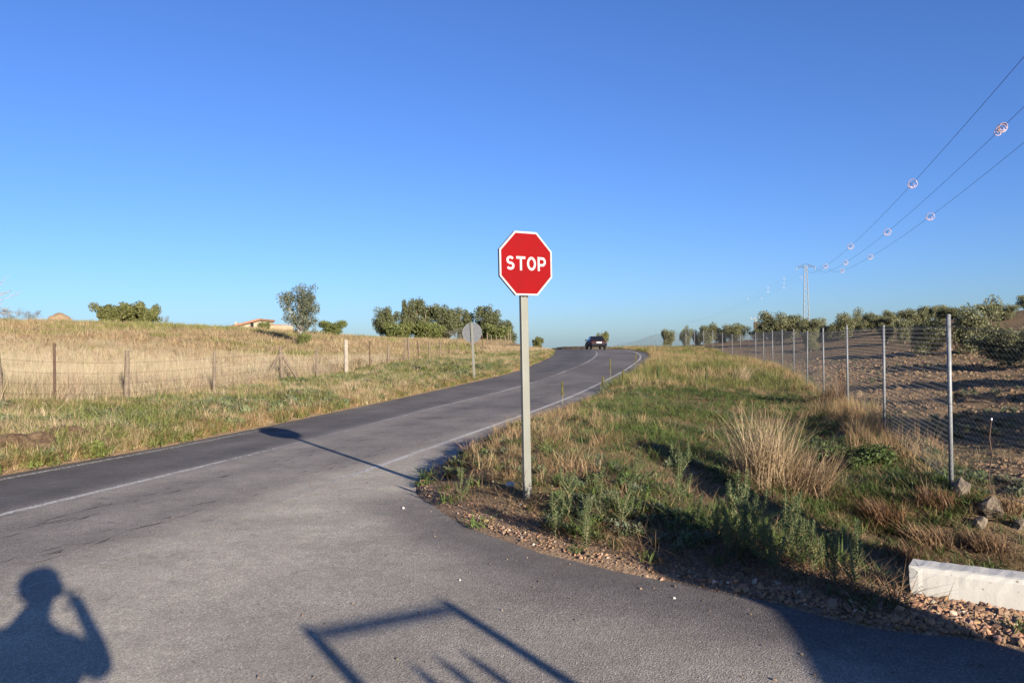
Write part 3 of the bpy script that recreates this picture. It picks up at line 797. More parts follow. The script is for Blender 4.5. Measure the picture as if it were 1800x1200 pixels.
plant_tree('olive', 0, 1425, 574, 40, 0, 'young olive tree low behind the fence near the pylon', group=G3, base_y=618)
for k, (x, y, lab) in enumerate([(11.9, 7.0, 'olive tree outside the right edge shading the nearest furrows'), (14.4, 11.8, 'olive tree outside the right edge shading the middle furrows'), (18.6, 16.8, 'olive tree outside the right edge shading the farther furrows'), (23, 23.5, 'olive tree outside the right edge, farthest along its row')]):
    t = empty('olive_tree', (x, y, gz(x, y)), 0, lab, 'tree', G3)
    cm, tm, w = TREES['olive'][k]
    for nm, me in (('trunk', tm), ('crown', cm)):
        o = link(nm, me, None, t); o.scale = (3.6 / w, 3.6 / w, 3.1); o.rotation_euler.z = k
# bare dead tree at the far left
def dead_tree():
    b = stand(-30, 70); R = random.Random(5); t = empty('dead_tree', b, 0, 'bare dead branches reaching in at the far left edge', 'tree')
    mb = MB(); mb.tube([(0, 0, -.3), (.1, 0, 1.2), (.2, .1, 2.6)], [.22, .17, .12], 8); mb.build('trunk', M['bark_grey'], t, True)
    tr = []
    for k in range(9):
        a = R.uniform(-.6, .9) ; ln = R.uniform(1.6, 2.9); z0 = R.uniform(1.0, 2.5)
        p = Vector((.15, 0, z0)); d = Vector((math.cos(a), R.gauss(0, .4), math.sin(a))).normalized(); pts = [p]
        for s in range(5):
            d = (d + Vector((R.gauss(0, .12), R.gauss(0, .15), R.gauss(.03, .14)))).normalized(); p = p + d * ln / 5; pts.append(p)
        mb = MB(); mb.tube(pts, [.07, .055, .042, .03, .02, .008], 5, False)
        for s in range(7):
            q = pts[R.randint(1, 5)]; e = q + (d + Vector((R.gauss(0, .5), R.gauss(0, .5), R.gauss(.1, .45)))).normalized() * R.uniform(.3, .8)
            mb.tube([q, (q + e) / 2 + Vector((0, 0, .04)), e], [.022, .015, .006], 4, False)
        mb.build('branch', M['bark_grey'], t)
dead_tree()

# ------------------------------------------------------------------ stone heap, farmhouse
def lumpy(name, r, seed, sub=3, amp=.25, sq=(1, 1, 1)):
    import bmesh
    bm = bmesh.new(); bmesh.ops.create_icosphere(bm, subdivisions=sub, radius=1.0)
    R = np.random.default_rng(seed); o = R.uniform(0, 50)
    for v in bm.verts:
        c = v.co
        d = 1 + amp * (float(fbm(c.x * 1.3 + o, c.y * 1.3 + c.z * 1.7, .8, seed % 13)) - .5) * 2
        v.co = Vector((c.x * sq[0], c.y * sq[1], c.z * sq[2])) * d * r
    me = bpy.data.meshes.new(name); bm.to_mesh(me); bm.free(); return me
M['earth'] = grained('earth_heap', (.17, .115, .065), (.26, .185, .11), 3, .95, .7, .08)
M['rock'] = grained('rock', (.12, .09, .062), (.21, .165, .12), 9, .9, .6, .02)
b = stand(106, 80); o = link('earth_heap', lumpy('earth_heap', 1.0, 3, 4, .28, (1.15, .9, .95)), M['earth']); o.location = b + Vector((0, 0, .0))
tag(o, 'brown heap of earth on the left skyline', 'heap')
M['render_wall'] = grained('rendered_wall', (.31, .25, .165), (.36, .29, .20), 1.5, .9, .2, .02)
M['tan_wall'] = grained('tan_wall', (.28, .20, .125), (.34, .25, .16), 1.5, .9, .2, .02)
M['tile'] = grained('roof_tile', (.22, .105, .06), (.33, .175, .105), 2.5, .85, .3, .02)
M['dark'] = mat('dark_opening', (.01, .01, .012), .6, .3)
HD = 112.0
def hx(px, D=HD): return at(px, 600, D).x
def hz(px, py, D=HD): return at(px, py, D).z
x0, x1 = hx(384), hx(457); zb = 1.0
house = empty('farmhouse', ((x0 + x1) / 2, HD, zb), 0, 'cream farmhouse with single-pitch red tile roof on the left skyline', 'house')
ho = -house.location
za_, zb_ = hz(384, 580), hz(457, 561.5)
mb = MB(); mb.prism([(x0, zb), (x1, zb), (x1, zb_ - .22), (x0, za_ - .22)], HD, HD + 6.5); o = mb.build('wall', M['render_wall'], house); o.location = ho
sl = math.atan2(zb_ - za_, x1 - x0)
rw = math.hypot(x1 - x0, zb_ - za_) + .5
RM = Matrix.Translation(Vector(((x0 + x1) / 2 + ho.x - .1, 0 + 3.1, (za_ + zb_) / 2 + ho.z - .09))) @ Matrix.Rotation(-sl, 4, 'Y') @ Matrix.Rotation(0, 4, 'X')
mb = MB(); mb.box((0, 0, 0), (rw, 7.3, .18)); roof = mb.build('roof', M['tile'], house); roof.matrix_local = RM
for k in range(24):
    mb = MB(); mb.tube([(-rw / 2 - .04, -3.6 + k * .313, .09), (rw / 2, -3.6 + k * .313, .09)], .10, 6); o = mb.build('tile_row', M['tile'], roof, True)
wx, wz = hx(443.5), hz(443.5, 571)
mb = MB(); mb.box((wx + ho.x, -.004, wz + ho.z), (.46, .06, .66)); wdw = mb.build('window', M['dark'], house)
mb = MB()
for dx in (-.25, .25): mb.box((wx + ho.x + dx, -.03, wz + ho.z), (.05, .1, .72))
mb.box((wx + ho.x, -.05, wz + ho.z - .36), (.6, .14, .06)); mb.build('frame', M['tan_wall'], wdw)
mb = MB(); cx, cz = hx(411), hz(411, 571); mb.box((cx + ho.x, 1.2, cz + ho.z), (.35, .35, .9)); mb.build('chimney', M['render_wall'], roof).matrix_parent_inverse = RM.inverted()
yw = empty('farmyard_wall', (hx(486), HD + .4, 1.0), 0, 'low tan farmyard wall joined to the right of the farmhouse', 'wall')
yo = -yw.location
mb = MB(); a, b2 = hx(457.6), hx(514); mb.prism([(a, 1), (b2 + .3, 1), (b2, hz(514, 573)), (hx(486), hz(486, 571)), (a, hz(458, 571.5))], HD + .4, HD + .75); o = mb.build('wall_face', M['tan_wall'], yw); o.location = yo
mb = MB(); mb.box(((a + b2) / 2, HD + .57, hz(486, 571) + .03), (b2 - a, .5, .09)); o = mb.build('coping', M['tile'], yw); o.location = yo
mb = MB(); mb.box((hx(462), HD + .2, hz(462, 577) ), (.9, .3, 1.9)); o = mb.build('pier', M['render_wall'], yw); o.location = yo

# ------------------------------------------------------------------ CAR on the crest
M['car_paint'] = mat('dark_car_paint', (.022, .006, .008), .5, .15)
M['car_glass'] = mat('car_glass', (.008, .010, .014), .25, .3)
M['tyre'] = mat('tyre', (.018, .018, .018), .85, .2)
M['rim'] = mat('wheel_rim', (.32, .32, .33), .4, .5, .7)
M['tail'] = mat('tail_light', (.34, .02, .025), .25, .5)
M['plate'] = mat('number_plate', (.72, .72, .70), .5, .3)
M['bumper'] = mat('bumper_plastic', (.010, .010, .013), .7, .1)
cd = 84.0; cpos = Vector((at(1047, 610, cd).x, cd, float(zroad(cd)) + .002))
car = empty('car', cpos, rad(4), 'dark red saloon car driving away over the road crest', 'car')
def section_body():
    # half widths and heights of cross sections along y (rear at -y)
    prof = [(-2.12, .46, .80, .78), (-2.06, .34, .93, .82), (-1.3, .30, .95, .85), (-.4, .28, .92, .86), (.8, .28, .90, .86), (1.5, .30, .84, .83), (2.0, .36, .72, .78), (2.12, .44, .62, .70)]
    V = []; Fq = []
    for (y, zb, zt, w) in prof:
        ring = [(-w * .94, zb), (-w, zb + (zt - zb) * .35), (-w, zb + (zt - zb) * .75), (-w * .90, zt), (w * .90, zt), (w, zb + (zt - zb) * .75), (w, zb + (zt - zb) * .35), (w * .94, zb)]
        V += [(x, y, z) for x, z in ring]
    n = 8
    for i in range(len(prof) - 1):
        for k in range(n):
            Fq.append((i * n + k, i * n + (k + 1) % n, (i + 1) * n + (k + 1) % n, (i + 1) * n + k))
    Fq.append(tuple(reversed(range(n)))); Fq.append(tuple(range((len(prof) - 1) * n, len(prof) * n)))
    return V, Fq
mb = MB(); v, f = section_body(); mb.add(v, [tuple(reversed(q)) for q in f]); body = mb.build('body', M['car_paint'], car, bevel=.03)
mb = MB()
cab = [(-1.45, .93, .74), (-.95, 1.36, .58), (.15, 1.40, .57), (.95, .91, .74)]
V = []
for (y, z, w) in cab: V += [(-w, y, z), (w, y, z)]
Vb = [(-.74, -1.45, .90), (.74, -1.45, .90), (-.80, -.95, .90), (.80, -.95, .90), (-.80, .15, .89), (.80, .15, .89), (-.74, .95, .88), (.74, .95, .88)]
V[0] = (-.72, -1.45, .93); V[1] = (.72, -1.45, .93)
mb.add(V + Vb, [(0, 1, 3, 2), (2, 3, 5, 4), (4, 5, 7, 6), (0, 2, 10, 8), (2, 4, 12, 10), (4, 6, 14, 12), (1, 9, 11, 3), (3, 11, 13, 5), (5, 13, 15, 7)])
mb.build('cabin', M['car_paint'], car, bevel=.04)
def quadpart(name, pts, mtl, parent):
    mb = MB(); n = (Vector(pts[1]) - Vector(pts[0])).cross(Vector(pts[2]) - Vector(pts[0])).normalized() * .012
    P = [Vector(p) for p in pts]; mb.add([p + n for p in P] + [p - n * .5 for p in P], [(0, 1, 2, 3), (7, 6, 5, 4), (0, 4, 5, 1), (1, 5, 6, 2), (2, 6, 7, 3), (3, 7, 4, 0)])
    return mb.build(name, mtl, parent)
quadpart('rear_window', [(-.64, -1.40, .975), (.64, -1.40, .975), (.53, -1.0, 1.325), (-.53, -1.0, 1.325)], M['car_glass'], car)
quadpart('windscreen', [(.66, .88, .96), (-.66, .88, .96), (-.53, .22, 1.36), (.53, .22, 1.36)], M['car_glass'], car)
for s in (-1, 1):
    q = [(s * .785, -1.1, .95), (s * .785, .75, .95), (s * .60, .2, 1.33), (s * .60, -.9, 1.31)]
    quadpart('side_window', q if s > 0 else q[::-1], M['car_glass'], car)
    t = quadpart('tail_light', [(s * .42, -2.105, .66), (s * .80, -2.085, .66), (s * .78, -2.085, .82), (s * .42, -2.105, .82)][::1 if s > 0 else -1], M['tail'], car)
    mb = MB(); mb.box((s * .93, .55, .98), (.2, .1, .13)); mb.build('mirror', M['car_paint'], car, bevel=.02)
    quadpart('headlight', [(s * .68, 2.10, .56), (s * .36, 2.13, .56), (s * .36, 2.12, .68), (s * .68, 2.08, .68)][::1 if s > 0 else -1], M['plate'], car)
    for y in (-1.3, 1.32):
        mb = MB(); mb.tube([(s * .62, y, .30), (s * .64, y, .30), (s * .80, y, .30), (s * .82, y, .30)], [.26, .30, .30, .27], 20); w = mb.build('wheel', M['tyre'], car)
        mb = MB(); mb.tube([(s * .80, y, .30), (s * .828, y, .30)], [.19, .17], 14); mb.build('rim', M['rim'], w)
mb = MB(); mb.box((0, -2.13, .47), (1.62, .16, .22)); mb.build('bumper', M['bumper'], car, bevel=.04)
mb = MB(); mb.box((0, 2.12, .44), (1.58, .16, .20)); mb.build('bumper', M['bumper'], car, bevel=.04)
mb = MB(); mb.box((0, -2.125, .745), (.52, .02, .115)); mb.build('number_plate', M['plate'], car)
mb = MB(); mb.box((0, -2.06, .93), (1.2, .1, .02)); mb.build('boot_lip', M['bumper'], car)

# ------------------------------------------------------------------ PYLON, CABLES, BIRD DIVERTERS
M['lattice'] = mat('lattice_steel', (.15, .155, .16), .6, .4, .2)
M['pink'] = mat('diverter_plastic', (.40, .28, .29), .5, .4)
M['white_div'] = mat('pale_diverter_plastic', (.42, .39, .38), .5, .4)
PD = 150.0
top = at(1417, 464, PD)
def pylon(base, ztop, label, rz):
    py = empty('lattice_pylon', base, rz, label, 'pylon', 'lattice pylons of the power line')
    Ht = ztop - base.z - .35
    wb_, wt = 1.15, .46
    def cor(z, s1, s2):
        w = wb_ + (wt - wb_) * z / Ht; return Vector((s1 * w / 2, s2 * w / 2, z))
    for s1 in (-1, 1):
        for s2 in (-1, 1):
            mb = MB(); mb.tube([cor(-.4, s1, s2), cor(Ht, s1, s2)], .058, 4); mb.build('leg', M['lattice'], py)
    mb = MB(); n = 15
    zs = [Ht * (1 - (1 - k / n) ** 1.15) for k in range(n + 1)]
    for k in range(n):
        for q in range(4):
            c = [(-1, -1), (1, -1), (1, 1), (-1, 1)]; a, b = c[q], c[(q + 1) % 4]
            if k % 2: a, b = b, a
            mb.tube([cor(zs[k], *a), cor(zs[k + 1], *b)], .038, 3, False)
    mb.build('lacing', M['lattice'], py)
    for s in (-1, 1):
        mb = MB()
        for y in (-.12, .12):
            mb.tube([(s * .1, y, Ht + .35), (s * 1.75, y * .3, Ht - .28)], .05, 4); mb.tube([(s * .1, y, Ht - .15), (s * 1.2, y * .5, Ht - .12)], .035, 4)
        for k in range(1, 4):
            mb.tube([(s * (.1 + .4 * k), 0, Ht + .35 - .155 * k), (s * (.3 + .3 * k), 0, Ht - .15)], .025, 3)
        mb.build('crossarm', M['lattice'], py)
    for x in (-1.65, 0.0, 1.65):
        mb = MB(); zt = Ht - .28 if x else Ht - .15
        for k in range(4): mb.tube([(x, -.25, zt - .06 - k * .11), (x, -.25, zt - .13 - k * .11)], [.09, .06], 8)
        mb.tube([(x, -.25, zt + .05), (x, -.25, zt - .55)], .02, 5); mb.build('insulator', M['white_div'], py)
    return py
pb = Vector((top.x, PD, gz(top.x, PD)))
LX0, LK_ = 10.95, .297
def cab(i, D):
    x = LX0 + LK_ * D; 
    n = Vector((1, -LK_, 0)).normalized()
    p = Vector((x, D, EYE + 8.3 + .00055 * (D - 68) ** 2)) + n * (i - 1) * 1.63
    return p
zt_w = cab(1, PD).z
py1 = pylon(Vector((cab(1, PD).x, PD, pb.z)), top.z, 'tall grey lattice pylon standing behind the olive trees', -math.atan(LK_))
py2 = pylon(Vector((cab(1, -32).x, -32, gz(cab(1, -32).x, -32))), cab(1, -32).z + .8, 'lattice pylon out of the frame behind the camera', -math.atan(LK_))
pyt = top.z - .35 - .9
WN = ['left', 'middle', 'right']
def cab_at(i, D):
    p = cab(i, D)
    f = sstep(110, 150, D); p.z = p.z * (1 - float(f)) + (pyt) * float(f); return p
for i in range(3):
    mb = MB(); mb.tube([cab_at(i, D) for D in np.linspace(-32, PD, 70)], .012, 4, False)
    tag(mb.build('power_cable', M['cable']), ['uppermost of the three power cables crossing the sky at right', 'middle one of the three power cables crossing the sky at right', 'lowest of the three power cables crossing the sky at right'][i], 'cable', 'power cables')
def diverter(i, D, label, r=.30, mtl='pink', L=.5, turns=3):
    p = cab_at(i, D); q = cab_at(i, D + 1); t = (q - p).normalized(); u = t.cross(Vector((0, 0, 1))).normalized(); v = u.cross(t)
    mb = MB(); n = turns * 18; pts = []
    for k in range(n + 1):
        a = 2 * math.pi * k / 18; f = k / n; rr_ = r * (.25 + .75 * math.sin(math.pi * min(1, f * 1.3 + .12)) ** .6) if f < .8 else r * .8
        pts.append(t * ((f - .5) * L) + u * math.cos(a) * rr_ + v * (math.sin(a) * rr_ ))
    mb.tube(pts, .018, 5, False)
    o = mb.build('bird_diverter', M[mtl], None, True); o.location = p
    return tag(o, label, 'bird diverter', 'spiral bird diverters on the cables')
def Dof(px, i):
    best = None
    for D in np.arange(15, 148, .25):
        p = cab_at(i, D); x = 900 + FPX * p.x / p.y
        if best is None or abs(x - px) < best[0]: best = (abs(x - px), D)
    return best[1]
ordn = ['nearest', 'second nearest', 'third nearest']
for i, lst in enumerate([(1607, 1497, 1453), (1764, 1562, 1488), (1637, 1532, 1482)]):
    nm = ['uppermost', 'middle', 'lowest'][i]
    for k, px in enumerate(lst):
        D = Dof(px, i); diverter(i, D, f'{ordn[k]} pink spiral on the {nm} power cable', min(.0056 * D, .27), L=.6 + (.35 if px == 1764 else 0))
        if px == 1764: diverter(i, D - .28, 'pink spiral doubled up beside the nearest one on the middle cable', .0050 * D)
# span running on behind the pylon
far_end = at(1205, 566, 330)
for i in range(3):
    a = cab_at(i, PD); b = far_end + Vector(((i - 1) * 1.6, 0, 0)); pts = []
    for k in range(31):
        t = k / 30; p = a.lerp(b, t); p.z -= 4 * 4.0 * t * (1 - t) * .5; pts.append(p)
    mb = MB(); mb.tube(pts, .008, 3, False)
    tag(mb.build('power_cable', M['cable']), f"faint far power cable from the pylon's {['left', 'middle', 'right'][i]} insulator towards the skyline", 'cable', 'far power cables')
    for q in ((.05, .13, .25) if i != 1 else (.09, .17)):
        p = pts[0].lerp(pts[-1], q); p.z -= 8.0 * q * (1 - q); mb = MB()
        mb.tube([Vector((.2 * math.cos(s * .5), s * .012, .2 * math.sin(s * .5))) for s in range(28)], .013, 4, False)
        o = mb.build('bird_diverter', M['white_div']); o.location = p
        tag(o, f"tiny pale spiral on the {['left', 'middle', 'right'][i]} far cable, {['closest to', 'second from', 'third from'][(.05, .13, .25).index(q) if i != 1 else (.09, .17).index(q)]} the pylon", 'bird diverter', 'far bird diverters')
# pole with a brown cabinet beyond the grove
pp = stand(1328, 125); H = at(1328, 559, 125).z - pp.z
tp = empty('transformer_pole', pp, 0, 'slim pole with brown cabinet and crossarm behind the far olives', 'pole')
mb = MB(); mb.tube([(0, 0, -.4), (0, 0, H)], [.11, .08], 8); mb.build('pole', M['concrete'], tp, True)
mb = MB(); mb.box((0, -.15, H - 1.15), (.55, .3, 1.1)); mb.build('cabinet', M['rust'], tp, bevel=.03)
mb = MB(); mb.box((0, 0, H - .12), (1.5, .09, .09)); mb.build('crossarm', M['lattice'], tp)
for x in (-.65, 0, .65):
    mb = MB(); mb.tube([(x, 0, H - .08), (x, 0, H + .14)], [.05, .035], 7); mb.build('insulator', M['white_div'], tp)

# ------------------------------------------------------------------ CULVERT PARAPET, STONES, STICK
M['whitewash'] = grained('whitewashed_concrete', (.40, .375, .33), (.47, .44, .39), 5, .9, .3, .006)
m = M['whitewash']
co = objco(m); vv = N(m, 'ShaderNodeTexVoronoi'); vv.inputs['Scale'].default_value = 17; LK(m, co, vv.inputs['Vector'])
pits = ramp(m, vv.outputs['Distance'], [(.10, 1.0), (.17, 0.0)])
old = bsdf(m).inputs['Base Color'].links[0].from_socket
LK(m, mixc(m, pits, old, (.22, .19, .16)), bsdf(m).inputs['Base Color'])
a = Vector((2.54, 5.06, 0.0)); b = Vector((3.12, 4.70, 0)); dirp = (b - a); dirp.z = 0; dirp.normalize()
LP_, HP, TP_ = 3.0, at(1603, 991, a.y + .05).z - a.z, .20
par = empty('culvert_parapet', a, math.atan2(dirp.y, dirp.x), 'low whitewashed concrete culvert parapet with a broken left end', 'parapet')
nseg, npz = 60, 7
V = []; Fq = []
ring = [(0, -.25), (0, HP * .35), (0, HP * .8), (.012, HP - .006), (.03, HP), (TP_ - .03, HP + .004), (TP_, HP - .02), (TP_, HP * .4), (TP_, -.25)]
for i in range(nseg + 1):
    x = LP_ * (i / nseg) ** 1.25
    for k, (y, z) in enumerate(ring):
        jag = 0
        if i == 0: jag = (random.uniform(-.05, .05)) + .02 * math.sin(z * 40)
        j = 0.003
        V.append((x + jag, y + random.uniform(-j, j) * .6, z + random.uniform(-j, j) * (.8 if z > 0 else 0)))
nr = len(ring)
for i in range(nseg):
    for k in range(nr): Fq.append((i * nr + k, (i + 1) * nr + k, (i + 1) * nr + (k + 1) % nr, i * nr + (k + 1) % nr))
Fq.append(tuple(range(nr))); Fq.append(tuple(reversed(range(nseg * nr, (nseg + 1) * nr))))
mb = MB(); mb.add(V, Fq); mb.build('concrete_block', M['whitewash'], par)
for k, (px, py_, r, lab) in enumerate([(1745, 905, .13, 'pale rounded boulder on the far ditch bank below the fence'), (1690, 868, .13, 'small brown rock at the foot of the nearest fence post'),
        (1794, 930, .09, 'grey stone half cut off by the right edge'), (1722, 925, .09, 'small grey stone just under the pale boulder')]):
    p = hit(px, py_, 5, 14); o = link('stone', lumpy('stone', r, 60 + k, 2, .6, (1, .8, .9)), M['rock']); o.location = p + Vector((0, 0, r * .3)); o.rotation_euler.z = k * 1.3
    tag(o, lab, 'stone', 'stones by the ditch')
p = hit(897, 862, 5, 10); o = link('stone', lumpy('stone', .035, 77, 3, .3, (1.3, .8, .8)), M['whitewash']); o.location = p + Vector((0, 0, .05)); tag(o, 'small white stone left of the STOP sign post foot', 'stone')
# mounds on the left verge
M['red_earth'] = grained('red_earth', (.085, .050, .028), (.19, .125, .072), 7, .95, 1.0, .08)
for k, (px, py_, rx, lab) in enumerate([(15, 800, .9, 'low brown rock outcrop at the left edge of the verge'), (85, 778, .7, 'small brown rock outcrop on the verge below the rusty post')]):
    p = hit(px, py_, 8, 20); o = link('rock_outcrop', lumpy('rock_outcrop', rx * .5, 90 + k, 4, .8, (1.2, .7, .55)), M['red_earth']); o.location = p + Vector((0, .3, .0)); tag(o, lab, 'rock')
# rusty bent bar by the fence
p = hit(1742, 868, 6, 14)
mb = MB(); hh = at(1745, 738, p.y).z - p.z
mb.tube([(0, 0, -.1), (-.02, .01, hh * .25), (.02, 0, hh * .5), (-.01, 0, hh * .75), (.015, 0, hh)], .008, 6); st = mb.build('bent_stick', M['rust'], None, True); st.location = p
tag(st, 'thin crooked dark stick standing right of the nearest fence post', 'stick')
mb = MB(); mb.tube([(.015, 0, hh), (.018, 0, hh + .025)], [.014, .010], 6); mb.build('pale_tip', M['white_div'], st)
#STAGE3
# ------------------------------------------------------------------ GROUND COVER (uncountable: stuff)
def blades(rng, n, h, r, w, lean, curve, seg=3, hv=.45, flat=False):
    """one tuft as a mesh of tapering bent blades"""
    V = []; Fq = []
    for k in range(n):
        a = rng.uniform(0, 6.283); q = r * math.sqrt(rng.random()); bx, by = q * math.cos(a), q * math.sin(a)
        d = rng.uniform(0, 6.283); hh = h * rng.uniform(1 - hv, 1 + hv * .6); le = abs(rng.normal(0, lean)) + .05; cu = abs(rng.normal(0, curve))
        ww = w * rng.uniform(.6, 1.3); sd_ = d + math.pi / 2 + rng.normal(0, .5)
        b = len(V)
        for s in range(seg + 1):
            t = s / seg; out = hh * (le * t + cu * t * t); up = hh * t * (1 - .35 * min(1.0, cu) * t)
            x = bx + math.cos(d) * out; y = by + math.sin(d) * out; wd = ww * (1 - t ** 1.6) + .0006
            if s == seg: V.append((x, y, up))
            else:
                V.append((x - math.cos(sd_) * wd, y - math.sin(sd_) * wd, up)); V.append((x + math.cos(sd_) * wd, y + math.sin(sd_) * wd, up))
        for s in range(seg - 1): Fq.append((b + 2 * s, b + 2 * s + 1, b + 2 * s + 3, b + 2 * s + 2))
        Fq.append((b + 2 * seg - 2, b + 2 * seg - 1, b + 2 * seg))
    return V, Fq
def rosette(rng, n, r, lw, up):
    V = []; Fq = []
    for k in range(n):
        d = rng.uniform(0, 6.283); L = r * rng.uniform(.5, 1.1); u = up * rng.uniform(.4, 1.2); z0 = rng.uniform(0, .04)
        c, s = math.cos(d), math.sin(d); wd = lw * rng.uniform(.7, 1.3); b = len(V); o = rng.uniform(-.05, .05), rng.uniform(-.05, .05)
        for (t, q, z) in ((.05, .2, 0), (.45, 1, .8), (.8, .7, 1.0)):
            V.append((o[0] + c * L * t - s * wd * q, o[1] + s * L * t + c * wd * q, z0 + u * z)); V.append((o[0] + c * L * t + s * wd * q, o[1] + s * L * t - c * wd * q, z0 + u * z))
        V.append((o[0] + c * L, o[1] + s * L, z0 + u * .8))
        Fq += [(b, b + 1, b + 3, b + 2), (b + 2, b + 3, b + 5, b + 4), (b + 4, b + 5, b + 6)]
    return V, Fq
def proto_coll(name, meshes, mtl):
    c = bpy.data.collections.new(name)
    for k, (V, Fq) in enumerate(meshes):
        me = bpy.data.meshes.new(f'{name}_{k:02d}'); me.from_pydata(V, [], Fq); me.update(); me.materials.append(mtl)
        o = bpy.data.objects.new(f'{name}_{k:02d}', me); c.objects.link(o)
    return c
rg = np.random.default_rng(5)
PC = {}
PC['green'] = proto_coll('tuft_green', [blades(rg, 26, .13, .11, .005, .6, .6) for _ in range(5)], M['blade'])
PC['dry'] = proto_coll('tuft_dry', [blades(rg, 24, .24, .12, .0034, .5, .5) for _ in range(5)], M['blade'])
PC['straw'] = proto_coll('tuft_straw', [blades(rg, 34, .70, .20, .0050, .18, .25, 3, .4) for _ in range(5)], M['blade'])
PC['weed'] = proto_coll('leafy_weed', [rosette(rg, 34, .16, .016, .13) for _ in range(5)], M['blade'])
PC['litter'] = proto_coll('dry_litter', [blades(rg, 14, .10, .16, .0026, 2.2, .5, 2, .5) for _ in range(4)], M['blade'])
PC['far'] = proto_coll('tuft_far', [blades(rg, 30, .50, .42, .014, .3, .4, 2, .5) for _ in range(5)], M['blade'])
def pebble_mesh(k):
    me = lumpy('pebble', 1.0, 200 + k, 1, .45, (1, .8, .6)); V = [tuple(v.co) for v in me.vertices]; Fq = [tuple(p.vertices) for p in me.polygons]; bpy.data.meshes.remove(me); return V, Fq
PC['pebble'] = proto_coll('pebble', [pebble_mesh(k) for k in range(6)], M['pebble'])
def scatter_group(coll):
    ng = bpy.data.node_groups.new('scatter_' + coll.name, 'GeometryNodeTree')
    ng.interface.new_socket('Geometry', in_out='INPUT', socket_type='NodeSocketGeometry'); ng.interface.new_socket('Geometry', in_out='OUTPUT', socket_type='NodeSocketGeometry')
    nn = ng.nodes; gi = nn.new('NodeGroupInput'); go = nn.new('NodeGroupOutput'); ip = nn.new('GeometryNodeInstanceOnPoints')
    ci = nn.new('GeometryNodeCollectionInfo'); ci.inputs['Collection'].default_value = coll; ci.inputs['Separate Children'].default_value = True; ci.inputs['Reset Children'].default_value = True
    def na(name, typ):
        n = nn.new('GeometryNodeInputNamedAttribute'); n.data_type = typ; n.inputs['Name'].default_value = name; return n.outputs['Attribute']
    e = nn.new('FunctionNodeEulerToRotation')
    L = ng.links.new
    L(gi.outputs[0], ip.inputs['Points']); L(ci.outputs[0], ip.inputs['Instance']); ip.inputs['Pick Instance'].default_value = True
    L(na('which', 'INT'), ip.inputs['Instance Index']); L(na('turn', 'FLOAT_VECTOR'), e.inputs[0]); L(e.outputs[0], ip.inputs['Rotation']); L(na('size', 'FLOAT_VECTOR'), ip.inputs['Scale'])
    L(ip.outputs[0], go.inputs[0]); return ng
SG = {k: scatter_group(c) for k, c in PC.items()}
def lay(name, kind, x, y, size, tint, label, cat, tilt=.15, dz=0.0, hscale=None, z=None):
    n = len(x); z = (terrain(x, y) if z is None else z) + dz
    me = bpy.data.meshes.new(name); me.vertices.add(n); me.vertices.foreach_set('co', np.c_[x, y, z].astype(np.float32).ravel())
    a = me.attributes.new('which', 'INT', 'POINT'); a.data.foreach_set('value', RNG.integers(0, len(PC[kind].objects), n).astype(np.int32))
    vattr(me, 'turn', np.c_[RNG.normal(0, tilt, n), RNG.normal(0, tilt, n), RNG.uniform(0, 6.283, n)], 'FLOAT_VECTOR')
    hs = size if hscale is None else size * hscale
    vattr(me, 'size', np.c_[size, size, hs], 'FLOAT_VECTOR')
    vattr(me, 'tint', np.c_[tint, np.ones(n)], 'FLOAT_COLOR')
    o = link(name, me); md = o.modifiers.new('scatter', 'NODES'); md.node_group = SG[kind]
    return tag(o, label, cat, kind='stuff')
def jitter(c, n, v=.18): 
    c = np.asarray(c, float); c = np.tile(c, (n, 1)) if c.ndim == 1 else c
    return np.clip(c * RNG.uniform(1 - v, 1 + v, (n, 1)) * RNG.uniform(.93, 1.07, (n, 3)), 0, 1)
def blend(c1, c2, t): return np.asarray(c1)[None] * (1 - t[:, None]) + np.asarray(c2)[None] * t[:, None]
GREEN, DGREEN, YGREEN, STRAW, TAN, GREY, BROWN = (.092, .122, .030), (.056, .082, .022), (.17, .165, .040), (.34, .235, .115), (.25, .165, .085), (.125, .135, .080), (.16, .095, .050)
def inview(x, y, m=.70): return (np.abs(x) < m * y + 1.2)

# --- right verge (between the tarmac and the chain-link fence)
def pts(n, x0, x1, y0, y1):
    return RNG.uniform(x0, x1, n), RNG.uniform(y0, y1, n)
def verge_pts(n, y0, y1, pw=1.0):
    y = y0 + (y1 - y0) * RNG.random(n) ** pw
    lo = np.where(y < 47, np.interp(y, [4.2, 5.5, 6.5, 8, 10, 12.7, 15.2, 16.8, 20.8, 27.5, 33.3, 47.5], [2.3, .9, -.1, -.9, -1.3, -.65, .05, .4, 1.4, 3.4, 4.9, 8.3]), XR(y) + .6)
    hi = fence_x(y) + .5
    x = lo + (hi - lo) * RNG.random(n)
    d = sdist(x, y); k = (d > .05) & (x > XC(y)) & inview(x, y); return x[k], y[k], d[k]
def parapet_clear(x, y):
    q = (x - 3.6) * .5 + (y - 4.4) * .866
    return ~((q > -.55) & (q < .30) & (x > 2.3))
x, y, d = verge_pts(21000, 4.2, 46, 1.6)
bare = np.clip(sstep(.46, .56, fbm(x, y, 1.7, 51)) * sstep(24, 12, y) + .45 * sstep(8.5, 6.5, y), 0, 1)
gp = sstep(.38, .56, fbm(x, y, 2.0, 52))
edge = sstep(np.where(y < 12, 1.75, 1.3), np.where(y < 12, .55, .35), d + (vnoise(x, y, .6, 54) - .5) * .9)
k = (RNG.random(len(x)) < (1 - .82 * bare) * (1 - .88 * edge) * (.35 + .65 * gp)) & parapet_clear(x, y)
x, y = x[k], y[k]
t = sstep(.35, .7, fbm(x, y, 1.1, 53)); 
